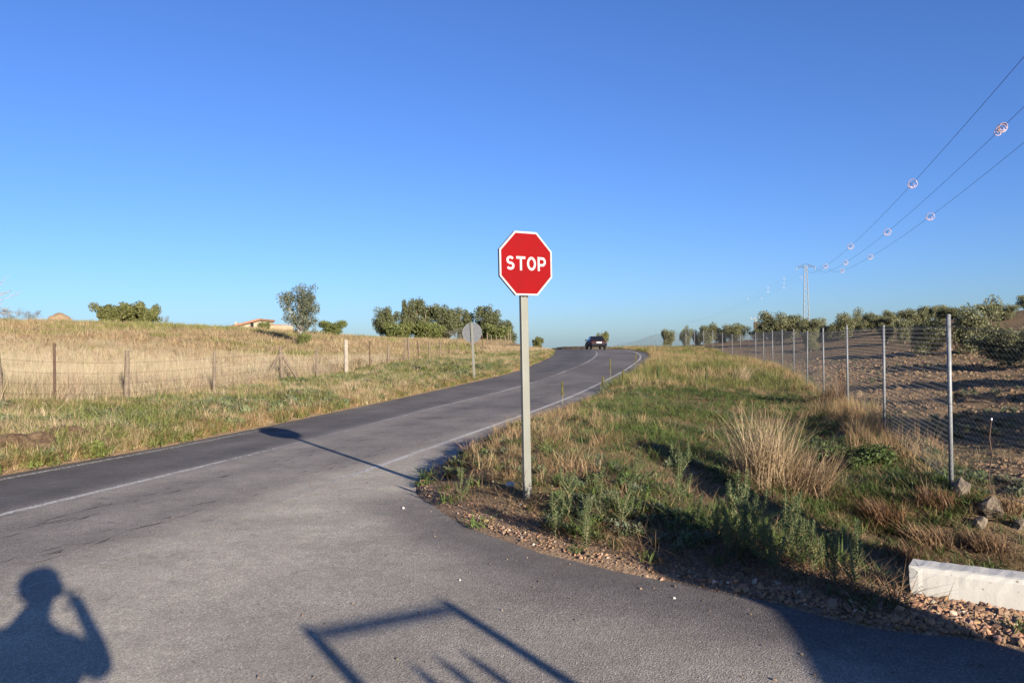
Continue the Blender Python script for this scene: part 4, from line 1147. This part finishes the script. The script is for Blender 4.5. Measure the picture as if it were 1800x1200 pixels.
lay('verge_grass', 'green', x, y, RNG.uniform(.5, 1.25, len(x)), jitter(blend(GREEN, DGREEN, t), len(x), .3), 'short green grass on the right-hand verge and ditch', 'grass')
x, y, d = verge_pts(7000, 4.3, 46, 1.3)
k = (RNG.random(len(x)) < (sstep(.50, .66, fbm(x, y, 2.2, 55)) * .7 + .05 + .5 * np.exp(-((d - .9) / .4) ** 2) * (y > 9)) * np.where(y < 8, .3, 1)) & (d > np.where(y < 11, .6, .3)) & parapet_clear(x, y)
x, y = x[k], y[k]
lay('verge_dry_grass', 'dry', x, y, RNG.uniform(.4, .95, len(x)), jitter(blend(STRAW, TAN, RNG.random(len(x))), len(x), .25), 'dry straw-coloured grass among the green on the right verge', 'grass')
x, y, d = verge_pts(5200, 4.3, 30, 1.5)
k = (RNG.random(len(x)) < sstep(.45, .6, fbm(x, y, 1.3, 56))) & (d > .3) & parapet_clear(x, y); x, y = x[k], y[k]
lay('verge_weeds', 'weed', x, y, RNG.uniform(.25, .65, len(x)), jitter(blend(GREY, GREEN, RNG.random(len(x))), len(x), .25), 'low leafy weeds on the right verge', 'weeds')
x, y, d = verge_pts(7500, 4.3, 30, 1.4)
k = (d > .2) & parapet_clear(x, y); x, y = x[k], y[k]
lay('verge_litter', 'litter', x, y, RNG.uniform(.4, 1.2, len(x)), jitter(blend(TAN, BROWN, RNG.random(len(x))), len(x), .3), 'fallen dry stems lying on the right verge', 'litter', dz=.01)
# reddish dry grass along the fence foot
n = 800; y = 12 + 58 * RNG.random(n) ** 1.3; x = fence_x(y) + RNG.normal(-.2, .28, n)
k = inview(x, y) & (RNG.random(n) < .35 + .65 * (fbm(x, y, 2.0, 57) > .48)); x, y = x[k], y[k]
lay('fence_grass', 'straw', x, y, RNG.uniform(.22, .6, len(x)), jitter(blend((.26, .155, .075), STRAW, RNG.random(len(x))), len(x), .25), 'tall reddish dry grass along the foot of the chain-link fence', 'grass', .22)
# bushy olive-brown verge towards the crest
n = 5200; y = 26 + 62 * RNG.random(n); x = XR(y) + .7 + RNG.random(n) * np.maximum(fence_x(y) - XR(y) - .6, .5)
k = inview(x, y); x, y = x[k], y[k]
t = fbm(x, y, 2.4, 58)
lay('crest_verge_grass', 'dry', x, y, RNG.uniform(.9, 1.9, len(x)), jitter(np.where((t > .52)[:, None], blend((.27, .20, .085), STRAW, RNG.random(len(x))), blend((.13, .13, .05), YGREEN, RNG.random(len(x)))), len(x), .25), 'rough olive and straw grass on the right verge near the crest', 'grass')

# --- gravel along the tarmac edge
def edge_pts(n, dmax, y0=4.0, y1=22, pw=1.3):
    x, y, d = verge_pts(n, y0, y1, pw); k = RNG.random(len(x)) < np.exp(-(d / dmax) ** 2); return x[k], y[k]
x, y = edge_pts(95000, .7)
patch = fbm(x, y, .8, 61); k = RNG.random(len(x)) < .35 + .65 * (patch > .45); x, y = x[k], y[k]
n = len(x); s = np.exp(RNG.normal(-4.75, .42, n))
pc = blend((.30, .17, .092), (.20, .13, .085), RNG.random(n)); pc[RNG.random(n) < .05] = (.36, .29, .22)
lay('gravel', 'pebble', x, y, s, jitter(pc, n, .3), 'reddish gravel along the edge of the tarmac', 'gravel', .6, -.001)
n0 = 17000; x = 2.9 + RNG.normal(0, .62, n0); y = 4.5 - (x - 2.9) * .55 + RNG.normal(0, .26, n0)
k = (sdist(x, y) > .0) & parapet_clear(x, y + .0) | ((sdist(x, y) > 0) & (y < 4.75 - (x - 2.9) * .577 - .02)); x, y = x[k], y[k]; n = len(x)
s = np.exp(RNG.normal(-4.30, .42, n)); pc = blend((.33, .185, .098), (.22, .14, .09), RNG.random(n)); pc[RNG.random(n) < .05] = (.38, .29, .21)
lay('coarse_gravel', 'pebble', x, y, s, jitter(pc, n, .3), 'coarse reddish gravel in front of the white parapet', 'gravel', .6, .0)
# stray stones on the tarmac
n = 420; y = 3.7 + 6 * RNG.random(n) ** 1.3; x = RNG.uniform(-.45, .7, n) * y; d = sdist(x, y)
k = (d < -.03) & (RNG.random(n) < np.exp(d / 1.6)); x, y = x[k], y[k]; n = len(x)
pc = blend((.20, .14, .10), (.10, .075, .055), RNG.random(n)); pc[RNG.random(n) < .06] = (.5, .47, .42)
lay('stray_stones', 'pebble', x, y, np.exp(RNG.normal(-4.95, .35, n)), jitter(pc, n, .3), 'small stray stones scattered on the tarmac', 'stones', .5, .0, z=zroad(y) + .001)

# --- left verge
def left_pts(n, y0, y1, pw=1.0, extra=.4):
    y = y0 + (y1 - y0) * RNG.random(n) ** pw; hi = XL(y) - .18; lo = np.maximum(fence_lx(y) - extra, -.72 * y - 1.5)
    x = lo + (hi - lo) * RNG.random(n); k = (hi > lo) & inview(x, y); return x[k], y[k]
x, y = left_pts(15000, 9.0, 70, 1.5)
gp = sstep(.36, .58, fbm(x, y, 2.0, 71)); k = RNG.random(len(x)) < .2 + .8 * gp; x, y = x[k], y[k]; t = RNG.random(len(x))
lay('left_verge_grass', 'green', x, y, RNG.uniform(.9, 2.0, len(x)), jitter(blend((.12, .14, .035), (.18, .18, .055), t), len(x), .3), 'green grass on the left verge below the stock fence', 'grass')
x, y = left_pts(15000, 9.0, 80, 1.4)
k = RNG.random(len(x)) < .3 + .7 * sstep(.42, .55, fbm(x, y, 1.7, 72)); x, y = x[k], y[k]
lay('left_verge_dry_grass', 'dry', x, y, RNG.uniform(.5, 1.2, len(x)), jitter(blend(STRAW, (.46, .35, .215), RNG.random(len(x))), len(x), .25), 'dry pale grass on the left verge below the stock fence', 'grass')
x, y = left_pts(5200, 9.0, 50, 1.4)
k = RNG.random(len(x)) < sstep(.48, .6, fbm(x, y, 1.5, 73)); x, y = x[k], y[k]
lay('left_verge_weeds', 'weed', x, y, RNG.uniform(.6, 1.3, len(x)), jitter(blend((.16, .17, .09), (.13, .15, .055), RNG.random(len(x))), len(x), .25), 'grey-green leafy weeds on the left verge', 'weeds')
# rusty fringe along the left tarmac edge
n = 3600; y = 10 + 62 * RNG.random(n) ** 1.4; x = XL(y) - .2 - np.abs(RNG.normal(0, .35, n)); k = inview(x, y); x, y = x[k], y[k]
lay('roadside_fringe', 'dry', x, y, RNG.uniform(.4, .95, len(x)), jitter(blend((.30, .18, .075), STRAW, RNG.random(len(x))), len(x), .25), 'rusty dry grass fringe along the left road edge', 'grass')

# --- left field: tall pale straw beyond the fence, patchy towards the skyline
def field_pts(n, y0, y1, pw=1.0):
    y = y0 + (y1 - y0) * RNG.random(n) ** pw; hi = fence_lx(y) - .15; lo = -.71 * y - 2
    x = lo + (hi - lo) * RNG.random(n); return x, y
x, y = field_pts(13000, 15.5, 48, 1.3)
dep = fence_lx(y) - x
k = RNG.random(len(x)) < np.where(y > 33, .25 + .5 * sstep(.4, .55, fbm(x, y * 2, 6, 81)), 1.0); x, y = x[k], y[k]
t = fbm(x, y * 2, 5, 82)
lay('field_straw', 'straw', x, y, RNG.uniform(.5, 1.05, len(x)) * (.45 + .9 * fbm(x, y, 3.0, 85)), jitter(blend((.34, .26, .155), (.45, .36, .23), np.clip(t * 1.6 - .3, 0, 1)), len(x), .2), 'tall pale straw grass in the field behind the stock fence', 'grass', .12)
x, y = field_pts(22000, 36, 112, 1.0)
gp = sstep(.54, .64, fbm(x, y * 2.2, 9, 83)); t = RNG.random(len(x))
c = np.where((gp > .5)[:, None], blend((.20, .19, .06), (.27, .24, .09), t), blend((.36, .26, .14), (.30, .215, .115), t))
k = RNG.random(len(x)) < .35 + .65 * sstep(.4, .6, fbm(x, y * 2, 4, 84)); x, y, c = x[k], y[k], c[k]
lay('far_field_grass', 'far', x, y, RNG.uniform(.6, 1.3, len(x)), jitter(c, len(x), .2), 'patchy straw and green grass climbing to the left skyline', 'grass', .12, hscale=RNG.uniform(.4, .9, len(x)))
# --- olive grove: clods and thin weeds
def grove_pts(n, y0, y1, pw=1.0):
    y = y0 + (y1 - y0) * RNG.random(n) ** pw; lo = fence_x(y) + .6; hi = .71 * y + 1.5
    x = lo + (hi - lo) * RNG.random(n); k = hi > lo; return x[k], y[k]
x, y = grove_pts(15000, 8.5, 55, 1.5); n = len(x)
lay('soil_clods', 'pebble', x, y, np.exp(RNG.normal(-3.75, .5, n)) * np.clip(y / 18, .7, 1.8), jitter(blend((.14, .087, .047), (.20, .13, .073), RNG.random(n)), n, .2), 'broken clods of tilled reddish soil in the olive grove', 'soil', .6, .0)
x, y = grove_pts(2200, 9, 70, 1.3); k = RNG.random(len(x)) < sstep(.56, .66, fbm(x, y, 3.0, 91)); x, y = x[k], y[k]
lay('grove_weeds', 'weed', x, y, RNG.uniform(.4, 1.0, len(x)), jitter((.14, .145, .075), len(x), .3), 'sparse grey-green weeds on the tilled soil of the grove', 'weeds')
x, y = grove_pts(1800, 11, 90, 1.0); k = RNG.random(len(x)) < .1 + .7 * sstep(.48, .6, fbm(x, y * 2, 4.0, 92)); x, y = x[k], y[k]
lay('grove_dry_grass', 'dry', x, y, RNG.uniform(.35, .8, len(x)), jitter((.24, .16, .09), len(x), .3), 'sparse dry grass on the tilled soil of the grove', 'grass')

# ------------------------------------------------------------------ COUNTABLE PLANTS
def solid_tint(me, cols, rng):
    n = len(me.vertices); vattr(me, 'tint', np.c_[cols * rng.uniform(.85, 1.15, (n, 1)), np.ones(n)], 'FLOAT_COLOR'); me.materials.append(M['leaf']); return me
def fleabane(seed, h=.55, nl=90, branch=5, buds=True):
    """upright weed with a leafy stem; returns stem and leaf meshes (1 = its real height)"""
    rng = np.random.default_rng(seed); R = random.Random(seed)
    sb_ = MB(); V = []; Fq = []
    stems = [([Vector((0, 0, -.03)), Vector((R.gauss(0, .02), R.gauss(0, .02), h * .5)), Vector((R.gauss(0, .04), R.gauss(0, .04), h))], nl)]
    for k in range(branch):
        t = R.uniform(.05, .7); a = R.uniform(0, 6.28); p = stems[0][0][0].lerp(stems[0][0][2], t); L = h * R.uniform(.35, .65) * (1 - t * .4)
        q = p + Vector((math.cos(a), math.sin(a), 0)) * L * R.uniform(.25, .5) + Vector((0, 0, L))
        stems.append(([p, p.lerp(q, .5) + Vector((math.cos(a), math.sin(a), 0)) * L * .12, q], int(nl * .45)))
    for P, n in stems:
        sb_.tube(P, [.005, .004, .002], 5, False)
        for k in range(n):
            t = .06 + .94 * (k + R.random()) / n; p = P[0].lerp(P[1], t * 2) if t < .5 else P[1].lerp(P[2], t * 2 - 1)
            a = k * 2.4 + R.uniform(-.4, .4); L = R.uniform(.05, .10) * (1.15 - .75 * t); up = R.uniform(.45, 1.1) + t * .6
            d = Vector((math.cos(a), math.sin(a), up)).normalized(); s = Vector((-math.sin(a), math.cos(a), 0)) * R.uniform(.004, .007)
            b = len(V); m_ = p + d * L * .5; e = p + d * L + Vector((0, 0, -L * .18))
            V += [tuple(p), tuple(m_ - s), tuple(e), tuple(m_ + s)]; Fq.append((b, b + 1, b + 2, b + 3))
    lm = np_mesh('leaves', np.array(V), np.array(Fq)); c = np.tile(np.array((.115, .150, .058)), (len(V), 1)) + rng.random((len(V), 1)) * np.array((.05, .05, .03))
    solid_tint(lm, c, rng)
    sm = sb_.mesh('stem'); sm.materials.append(M['stem']); return sm, lm
M['stem'] = grained('weed_stem', (.14, .13, .06), (.22, .17, .09), 20, .8, 0)
FB = [fleabane(300 + k, .62, 120, 6 + k % 3) for k in range(5)]
GW = 'upright leafy weeds on the right verge'
for k, (px, pyb, pyt, lab) in enumerate([(1310, 985, 868, 'tall bushy weed with pale top on the ditch edge, centre of the right verge'), (1388, 985, 872, 'tall spiky green weed right of the bushy pale-topped one'),
        (1292, 960, 848, 'thin upright weed behind the bushy pale-topped one'), (1262, 955, 880, 'slender dark green weed left of the bushy ones by the ditch'),
        (1430, 1010, 925, 'short branching weed between the spiky weed and the parapet'), (1505, 1040, 925, 'bright green spreading weed at the left end of the white parapet'),
        (1465, 1035, 940, 'yellow-green weed next to the bright green one by the parapet'), (1195, 895, 798, 'bare-stemmed weed with narrow grey leaves in the middle of the verge'),
        (1118, 850, 800, 'small grey-green weed half in shade behind the STOP sign'), (1058, 925, 845, 'dark leafy weed right of the STOP sign post'), (1030, 965, 880, 'green weed at the gravel edge right of the STOP sign'),
        (978, 950, 862, 'weed just right of the STOP sign post foot'), (1000, 915, 835, 'weed behind the STOP sign post foot'), (1090, 935, 858, 'weed at the tip of the foreground shadow'),
        (812, 885, 828, 'bright feathery weed in the gravel left of the STOP sign'), (1345, 1000, 905, 'leafy weed in front of the spiky one by the ditch'), (1225, 930, 870, 'low weed left of the ditch shadow'), (1330, 965, 880, 'dense weed just behind the bushy pale-topped one'), (1410, 1000, 900, 'thin weed right of the tall spiky one'), (1360, 1020, 930, 'low bushy weed on the near ditch edge below the spiky one'), (1280, 990, 905, 'weed left of the bushy pale-topped one, at the shadow edge')]):
    p = hit(px, pyb, 4.2, 14); h = at(px, pyt, p.y).z - p.z; h = max(.12, min(h, .95))
    t = empty('leafy_weed', p, random.uniform(0, 6.28), lab, 'weed', GW); sm, lm = FB[k % 5]; q = h / .62
    for nm, me in (('stem', sm), ('leaves', lm)):
        o = link(nm, me, None, t); o.scale = (q * 1.15 + .1, q * 1.15 + .1, q * 1.1)
# slim seed stalks between the road and the verge
GS = 'slim seed stalks beside the road'
for k, (px, pyb, pyt, lab) in enumerate([(1073, 672, 632, 'slim yellow seed stalk standing before the right white edge line'), (989, 715, 672, 'slim seed stalk nearest the STOP sign post, right of it'), (1118, 648, 622, 'far slim seed stalk against the bend of the road'),
        (1096, 690, 653, 'slim stalk in front of the verge, between two taller ones'), (1157, 682, 646, 'green seed stalk on the verge right of the road bend'), (1060, 690, 664, 'short slim stalk at the gravel edge below the road bend'), (1242, 690, 640, 'dark green stalk standing alone in the middle of the verge')]):
    p = hit(px, pyb, 12, 40); h = max(.3, min(at(px, pyt, p.y).z - p.z, 1.5)); t = empty('seed_stalk', p, k, lab, 'plant', GS)
    mb = MB(); mb.tube([(0, 0, -.05), (.01, 0, h * .6), (.02, .01, h)], [.008, .007, .004], 5); mb.build('stem', M['stem'], t)
    R = np.random.default_rng(500 + k); n = 150; zz = h * (.42 + .58 * R.random(n)); a = R.uniform(0, 6.28, n); rr_ = .045 * (1.1 - zz / h * .6)
    c = np.c_[np.cos(a) * rr_ * R.random(n), np.sin(a) * rr_ * R.random(n), zz]; e = np.c_[np.cos(a), np.sin(a), np.full(n, 1.8)] * .03; s = np.c_[-np.sin(a), np.cos(a), np.zeros(n)] * .009
    V = np.stack([c, c + e * .5 + s, c + e, c + e * .5 - s], 1).reshape(-1, 3); me = np_mesh('seed_head', V, np.arange(4 * n).reshape(n, 4))
    solid_tint(me, np.tile(np.array((.20, .175, .06) if k not in (4, 6) else (.09, .11, .04)), (4 * n, 1)), R); link('seed_head', me, None, t)
# big clumps of dry straw
def straw_clump(px, pyb, wpx, htop, lab, n=420, seed=1, lean=(0, 0), col=(.36, .26, .15), tall=1.0):
    rng = np.random.default_rng(seed); p = hit(px, pyb, 6, 30); r = wpx / FPX * p.y * .5; h = (at(px, htop, p.y).z - p.z)
    V, Fq = blades(rng, n, h * .8, r * .55, .0042, .24, .34, 4, .5)
    V = np.array(V); V[:, 0] += lean[0] * V[:, 2] ** 1.3; V[:, 1] += lean[1] * V[:, 2] ** 1.3
    me = bpy.data.meshes.new('dry_blades'); me.from_pydata(V.tolist(), [], Fq); me.update()
    nv = len(V); bl = np.repeat(rng.uniform(.7, 1.25, n), nv // n)
    vattr(me, 'tint', np.c_[np.array(col)[None] * bl[:, None], np.ones(nv)], 'FLOAT_COLOR'); me.materials.append(M['leaf'])
    t = empty('straw_clump', p, 0, lab, 'dry grass', 'clumps of dry straw on the verge'); link('dry_blades', me, None, t)
    V, Fq = blades(rng, 160, h * .55, r * .9, .004, 1.2, .7, 3, .5); me = bpy.data.meshes.new('fallen_blades'); me.from_pydata(V, [], Fq); me.update(); nv = len(V)
    bl = np.repeat(rng.uniform(.6, 1.1, 160), nv // 160); vattr(me, 'tint', np.c_[np.array(col)[None] * .8 * bl[:, None], np.ones(nv)], 'FLOAT_COLOR'); me.materials.append(M['leaf']); link('fallen_blades', me, None, t)
straw_clump(1345, 850, 150, 700, 'big upright clump of pale dry straw left of the ditch', 620, 1)
straw_clump(1415, 868, 150, 775, 'sprawling brownish dry clump right of the big straw clump', 380, 2, (.35, -.1), (.30, .20, .11))
straw_clump(1300, 672, 46, 634, 'pale straw sheaf leaning right near the middle of the fence', 260, 3, (.5, 0), (.42, .31, .18))
straw_clump(1470, 705, 60, 650, 'reddish dry clump at the fence foot by the third post', 200, 4, (0, 0), (.30, .18, .09))
straw_clump(1560, 925, 110, 862, 'flattened brown dry clump on the ditch bank under the second post', 320, 5, (-.6, -.2), (.22, .12, .06))
straw_clump(1640, 960, 120, 915, 'brown tangled dry clump behind the white parapet', 320, 6, (-.7, .1), (.24, .15, .08))
straw_clump(1590, 985, 90, 945, 'low brown dead tuft in the ditch left of the parapet end', 220, 7, (-.5, 0), (.17, .10, .055))
straw_clump(1735, 965, 110, 925, 'brown dead brush behind the middle of the white parapet', 300, 8, (-.4, .2), (.21, .13, .07))
straw_clump(1770, 900, 90, 862, 'dead brush on the bank right of the pale boulder', 240, 9, (.3, 0), (.24, .15, .08))
straw_clump(1650, 890, 110, 850, 'reddish dead tangle at the foot of the nearest fence post', 300, 10, (-.6, -.2), (.21, .115, .06))
# small bright bush at the left road edge, and dark green mound below the fence
def low_bush(px, pyb, wpx, pyt, lab, col, seed, n=1500, size=.035):
    rng = np.random.default_rng(seed); p = hit(px, pyb, 6, 30); r = wpx / FPX * p.y * .5; h = at(px, pyt, p.y).z - p.z
    cs = [(rng.normal(0, r * .4), rng.normal(0, r * .4), h * rng.uniform(.25, .6)) for _ in range(12)]
    V, Fq, T = leaf_cloud(cs, [r * .45] * 12, n, size, [np.array(col) * .8, np.array(col), np.array(col) * 1.3], rng, min(1.0, h / r * .6), .4)
    V[:, 2] = np.maximum(V[:, 2], -.02); me = np_mesh('foliage', V, Fq); vattr(me, 'tint', T, 'FLOAT_COLOR'); me.materials.append(M['leaf'])
    t = empty('low_bush', p, 0, lab, 'bush'); link('foliage', me, None, t)
    mb = MB()
    for k in range(6): mb.tube([(0, 0, -.03), Vector(cs[k]) * .6, cs[k]], [.008, .006, .003], 4, False)
    mb.build('stems', M['stem'], t)
low_bush(165, 806, 50, 772, 'small bright green bush at the left road edge', (.15, .17, .04), 1)
low_bush(1535, 830, 120, 765, 'dark green grassy mound below the second fence post', (.065, .09, .025), 2, 2600, .03)

# ------------------------------------------------------------------ BEHIND THE LENS: what throws the foreground shadows
SD = Vector((-math.sin(SUN_AZ), math.cos(SUN_AZ), 0)); TD = Vector((math.cos(SUN_AZ), math.sin(SUN_AZ), 0)); TE = math.tan(SUN_EL)
def st_of(px, py):
    r = ray(px, py); k = -EYE / r[2]; P = Vector((r[0] * k, r[1] * k, 0)); return P.dot(SD), P.dot(TD)
S0 = -2.5
def loc_st(s, t, z=0): return SD * s + TD * t + Vector((0, 0, z))
M['gate_paint'] = mat('gate_paint', (.05, .09, .06), .5, .4)
c1 = st_of(792, 1062); c2 = st_of(562, 1126)
Hg = (c1[0] - S0) * TE + .02
rotz = math.atan2(TD.y, TD.x)
gate = empty('gate', loc_st(S0, (c1[1] + c2[1]) / 2), rotz, 'barred metal gate behind the camera whose shadow lies in the foreground', 'gate')
gw = abs(c1[1] - c2[1]) / 2
mb = MB()
for s in (-1, 1):
    mb = MB(); mb.box((s * gw, 0, Hg / 2), (.075, .06, Hg)); mb.build('upright', M['gate_paint'], gate)
mb = MB(); mb.box((0, 0, Hg - .04), (2 * gw - .085, .05, .045)); mb.build('rail', M['gate_paint'], gate)
mb = MB(); mb.box((0, 0, .12), (2 * gw - .085, .05, .06)); mb.build('rail', M['gate_paint'], gate)
mb = MB(); mb.box((0, 0, Hg * .45), (2 * gw - .085, .05, .05)); mb.build('rail', M['gate_paint'], gate)
for k, f in enumerate((-.62, -.28, .06, .40)):
    hb = Hg - .20 - (.10 if k == 0 else 0); mb = MB(); mb.tube([(f * gw, 0, .15), (f * gw, 0, hb - .06), (f * gw, 0, hb)], [.026, .026, .006], 6); mb.build('bar', M['gate_paint'], gate)
def shade_wall(name, pxs, right_px, label, extra_left):
    """free-standing wall piece with a swept top, standing on the plane of the gate"""
    P = [st_of(*q) for q in pxs]
    prof = [(t, (s - S0) * TE) for s, t in P]
    w = empty(name, loc_st(S0, prof[-1][0]), rotz, label, 'wall'); t0 = prof[-1][0]
    poly = [(extra_left[0] - t0, 0)] + [(extra_left[0] - t0, extra_left[1])] + [(t - t0, z) for t, z in prof] + [(right_px - t0, prof[-1][1]), (right_px - t0, 0)]
    mb = MB(); mb.prism(poly, -.12, .12); mb.build('wall_face', M['whitewash'], w)
    mb = MB(); mb.box((right_px - t0 - .14, 0, prof[-1][1] + .03), (.32, .30, .06)); mb.build('cap', M['concrete'], w)
tA = st_of(1300, 987)[1]; tB = st_of(1360, 867)[1]
shade_wall('entrance_wall', [(1467, 1200), (1440, 1150), (1418, 1112), (1388, 1078), (1300, 1043), (1205, 1022), (1133, 1003), (1053, 932)], tA, 'white entrance wall with swept top shading the right foreground', (c1[1] + .1, .85))
shade_wall('gate_pier_wall', [(1372, 936), (1283, 897), (1183, 835), (1040, 797)], tB + .75, 'taller white entrance wall whose shadow falls across the ditch', (st_of(1372, 936)[1] - .01, 1.55))
# photographer
M['skin'] = mat('skin', (.38, .22, .15), .6, .3); M['shirt'] = mat('shirt', (.10, .14, .22), .85, .2); M['trousers'] = mat('trousers', (.06, .06, .07), .85, .2); M['hair'] = mat('hair', (.03, .02, .015), .7, .3); M['shoe'] = mat('shoe', (.04, .03, .025), .7, .3); M['camera_black'] = mat('camera_black', (.015, .015, .016), .5, .4)
def skin(name, verts, edges, radii, mtl, parent, root=0, sub=2):
    me = bpy.data.meshes.new(name); me.from_pydata([tuple(v) for v in verts], edges, []); me.update()
    o = link(name, me, mtl, parent)
    md = o.modifiers.new('skin', 'SKIN')
    if not me.skin_vertices: me.skin_vertices.new()
    for i, r in enumerate(radii):
        q = me.skin_vertices[0].data[i]; q.radius = (r, r) if not hasattr(r, '__len__') else r; q.use_root = (i == root)
    s = o.modifiers.new('sub', 'SUBSURF'); s.levels = s.render_levels = sub
    return o
per = empty('person', (0, -.22, 0), 0, 'person in a dark shirt holding a camera to the face, seen as a shadow', 'person')
J = [(0, -.02, .96), (0, -.03, 1.10), (0, -.02, 1.28), (0, 0, 1.37), (0, .02, 1.48), (0, .05, 1.60), (0, .05, 1.69),
     (.19, -.01, 1.34), (.385, .02, 1.245), (.14, .17, 1.57), (-.24, -.01, 1.36), (-.30, .06, 1.24), (-.09, .19, 1.56),
     (.10, -.02, .90), (.12, 0, .50), (.13, -.03, .09), (.14, .12, .04), (-.10, -.02, .90), (-.12, 0, .50), (-.13, -.03, .09), (-.14, .12, .04)]
E_ = [(0, 1), (1, 2), (2, 3), (3, 4), (4, 5), (5, 6), (3, 7), (7, 8), (8, 9), (3, 10), (10, 11), (11, 12), (0, 13), (13, 14), (14, 15), (15, 16), (0, 17), (17, 18), (18, 19), (19, 20)]
RR = [(.18, .13), (.18, .13), (.20, .14), (.15, .11), .062, (.088, .10), (.082, .095), .060, .050, .038, .060, .050, .038, .085, .06, .042, .035, .085, .06, .042, .035]
skin('body', J, E_, RR, M['skin'], per)
def fingers(side):
    bx = .13 * side if side > 0 else -.09; by, bz = (.17, 1.55) if side > 0 else (.19, 1.56)
    for k in range(4):
        z = bz - .035 + .022 * k; L = (.05, .058, .062, .055)[k]
        skin('finger', [(bx - .0 * side, by, z), (bx - side * .015, by + .035, z + .004), (bx - side * .045, by + .05, z + .004), (bx - side * (.045 + L * .4), by + .04, z)], [(0, 1), (1, 2), (2, 3)], [.011, .010, .009, .008], M['skin'], per, 0, 1)
    skin('thumb', [(bx, by - .02, bz - .04), (bx - side * .03, by - .015, bz - .055), (bx - side * .06, by - .0, bz - .05)], [(0, 1), (1, 2)], [.013, .011, .009], M['skin'], per, 0, 1)
fingers(1); fingers(-1)
skin('shirt', [J[i] for i in (0, 1, 2, 3, 7, 8, 10, 11)], [(0, 1), (1, 2), (2, 3), (3, 4), (4, 5), (3, 6), (6, 7)], [(.195, .145), (.20, .15), (.22, .155), (.16, .12), .085, .066, .085, .066], M['shirt'], per)
skin('trousers', [(0, -.02, 1.0)] + [J[i] for i in (0, 13, 14, 15, 17, 18, 19)], [(0, 1), (1, 2), (2, 3), (3, 4), (1, 5), (5, 6), (6, 7)], [(.16, .125), (.17, .13), .098, .075, .06, .098, .075, .06], M['trousers'], per, 1)
o = link('hair', lumpy('hair', .125, 7, 3, .08, (1.06, 1.12, 1.02)), M['hair'], per); o.location = (0, .01, 1.69)
for s in (-1, 1):
    o = link('shoe', lumpy('shoe', .1, 8, 3, .05, (.5, 1.4, .5)), M['shoe'], per); o.location = (s * .14, .05, .05)
    o = link('ear', lumpy('ear', .03, 9, 2, .1, (.35, .7, 1)), M['skin'], per); o.location = (s * .092, .04, 1.62)
    o = link('eye', lumpy('eye', .012, 9, 2, .02), M['hair'], per); o.location = (s * .032, .138, 1.635)
o = link('nose', lumpy('nose', .02, 9, 2, .1, (.7, 1, 1.2)), M['skin'], per); o.location = (0, .148, 1.605)
o = link('mouth', lumpy('mouth', .02, 9, 2, .05, (1.2, .4, .3)), M['skin'], per); o.location = (0, .138, 1.565)
ph = empty('photo_camera', (0, -.06, EYE - .055), 0, 'black camera held up to the face of the person', 'camera')
mb = MB(); mb.box((0, -.012, .05), (.15, .06, .10)); mb.box((0, -.012, .108), (.06, .05, .03)); mb.build('camera_body', M['camera_black'], ph, bevel=.008)
mb = MB(); mb.tube([(0, .012, .05), (0, .045, .05)], [.034, .033], 20); mb.build('lens', M['camera_black'], ph)
mb = MB(); mb.box((.055, -.0, .045), (.03, .07, .09)); mb.build('grip', M['camera_black'], ph, bevel=.008)
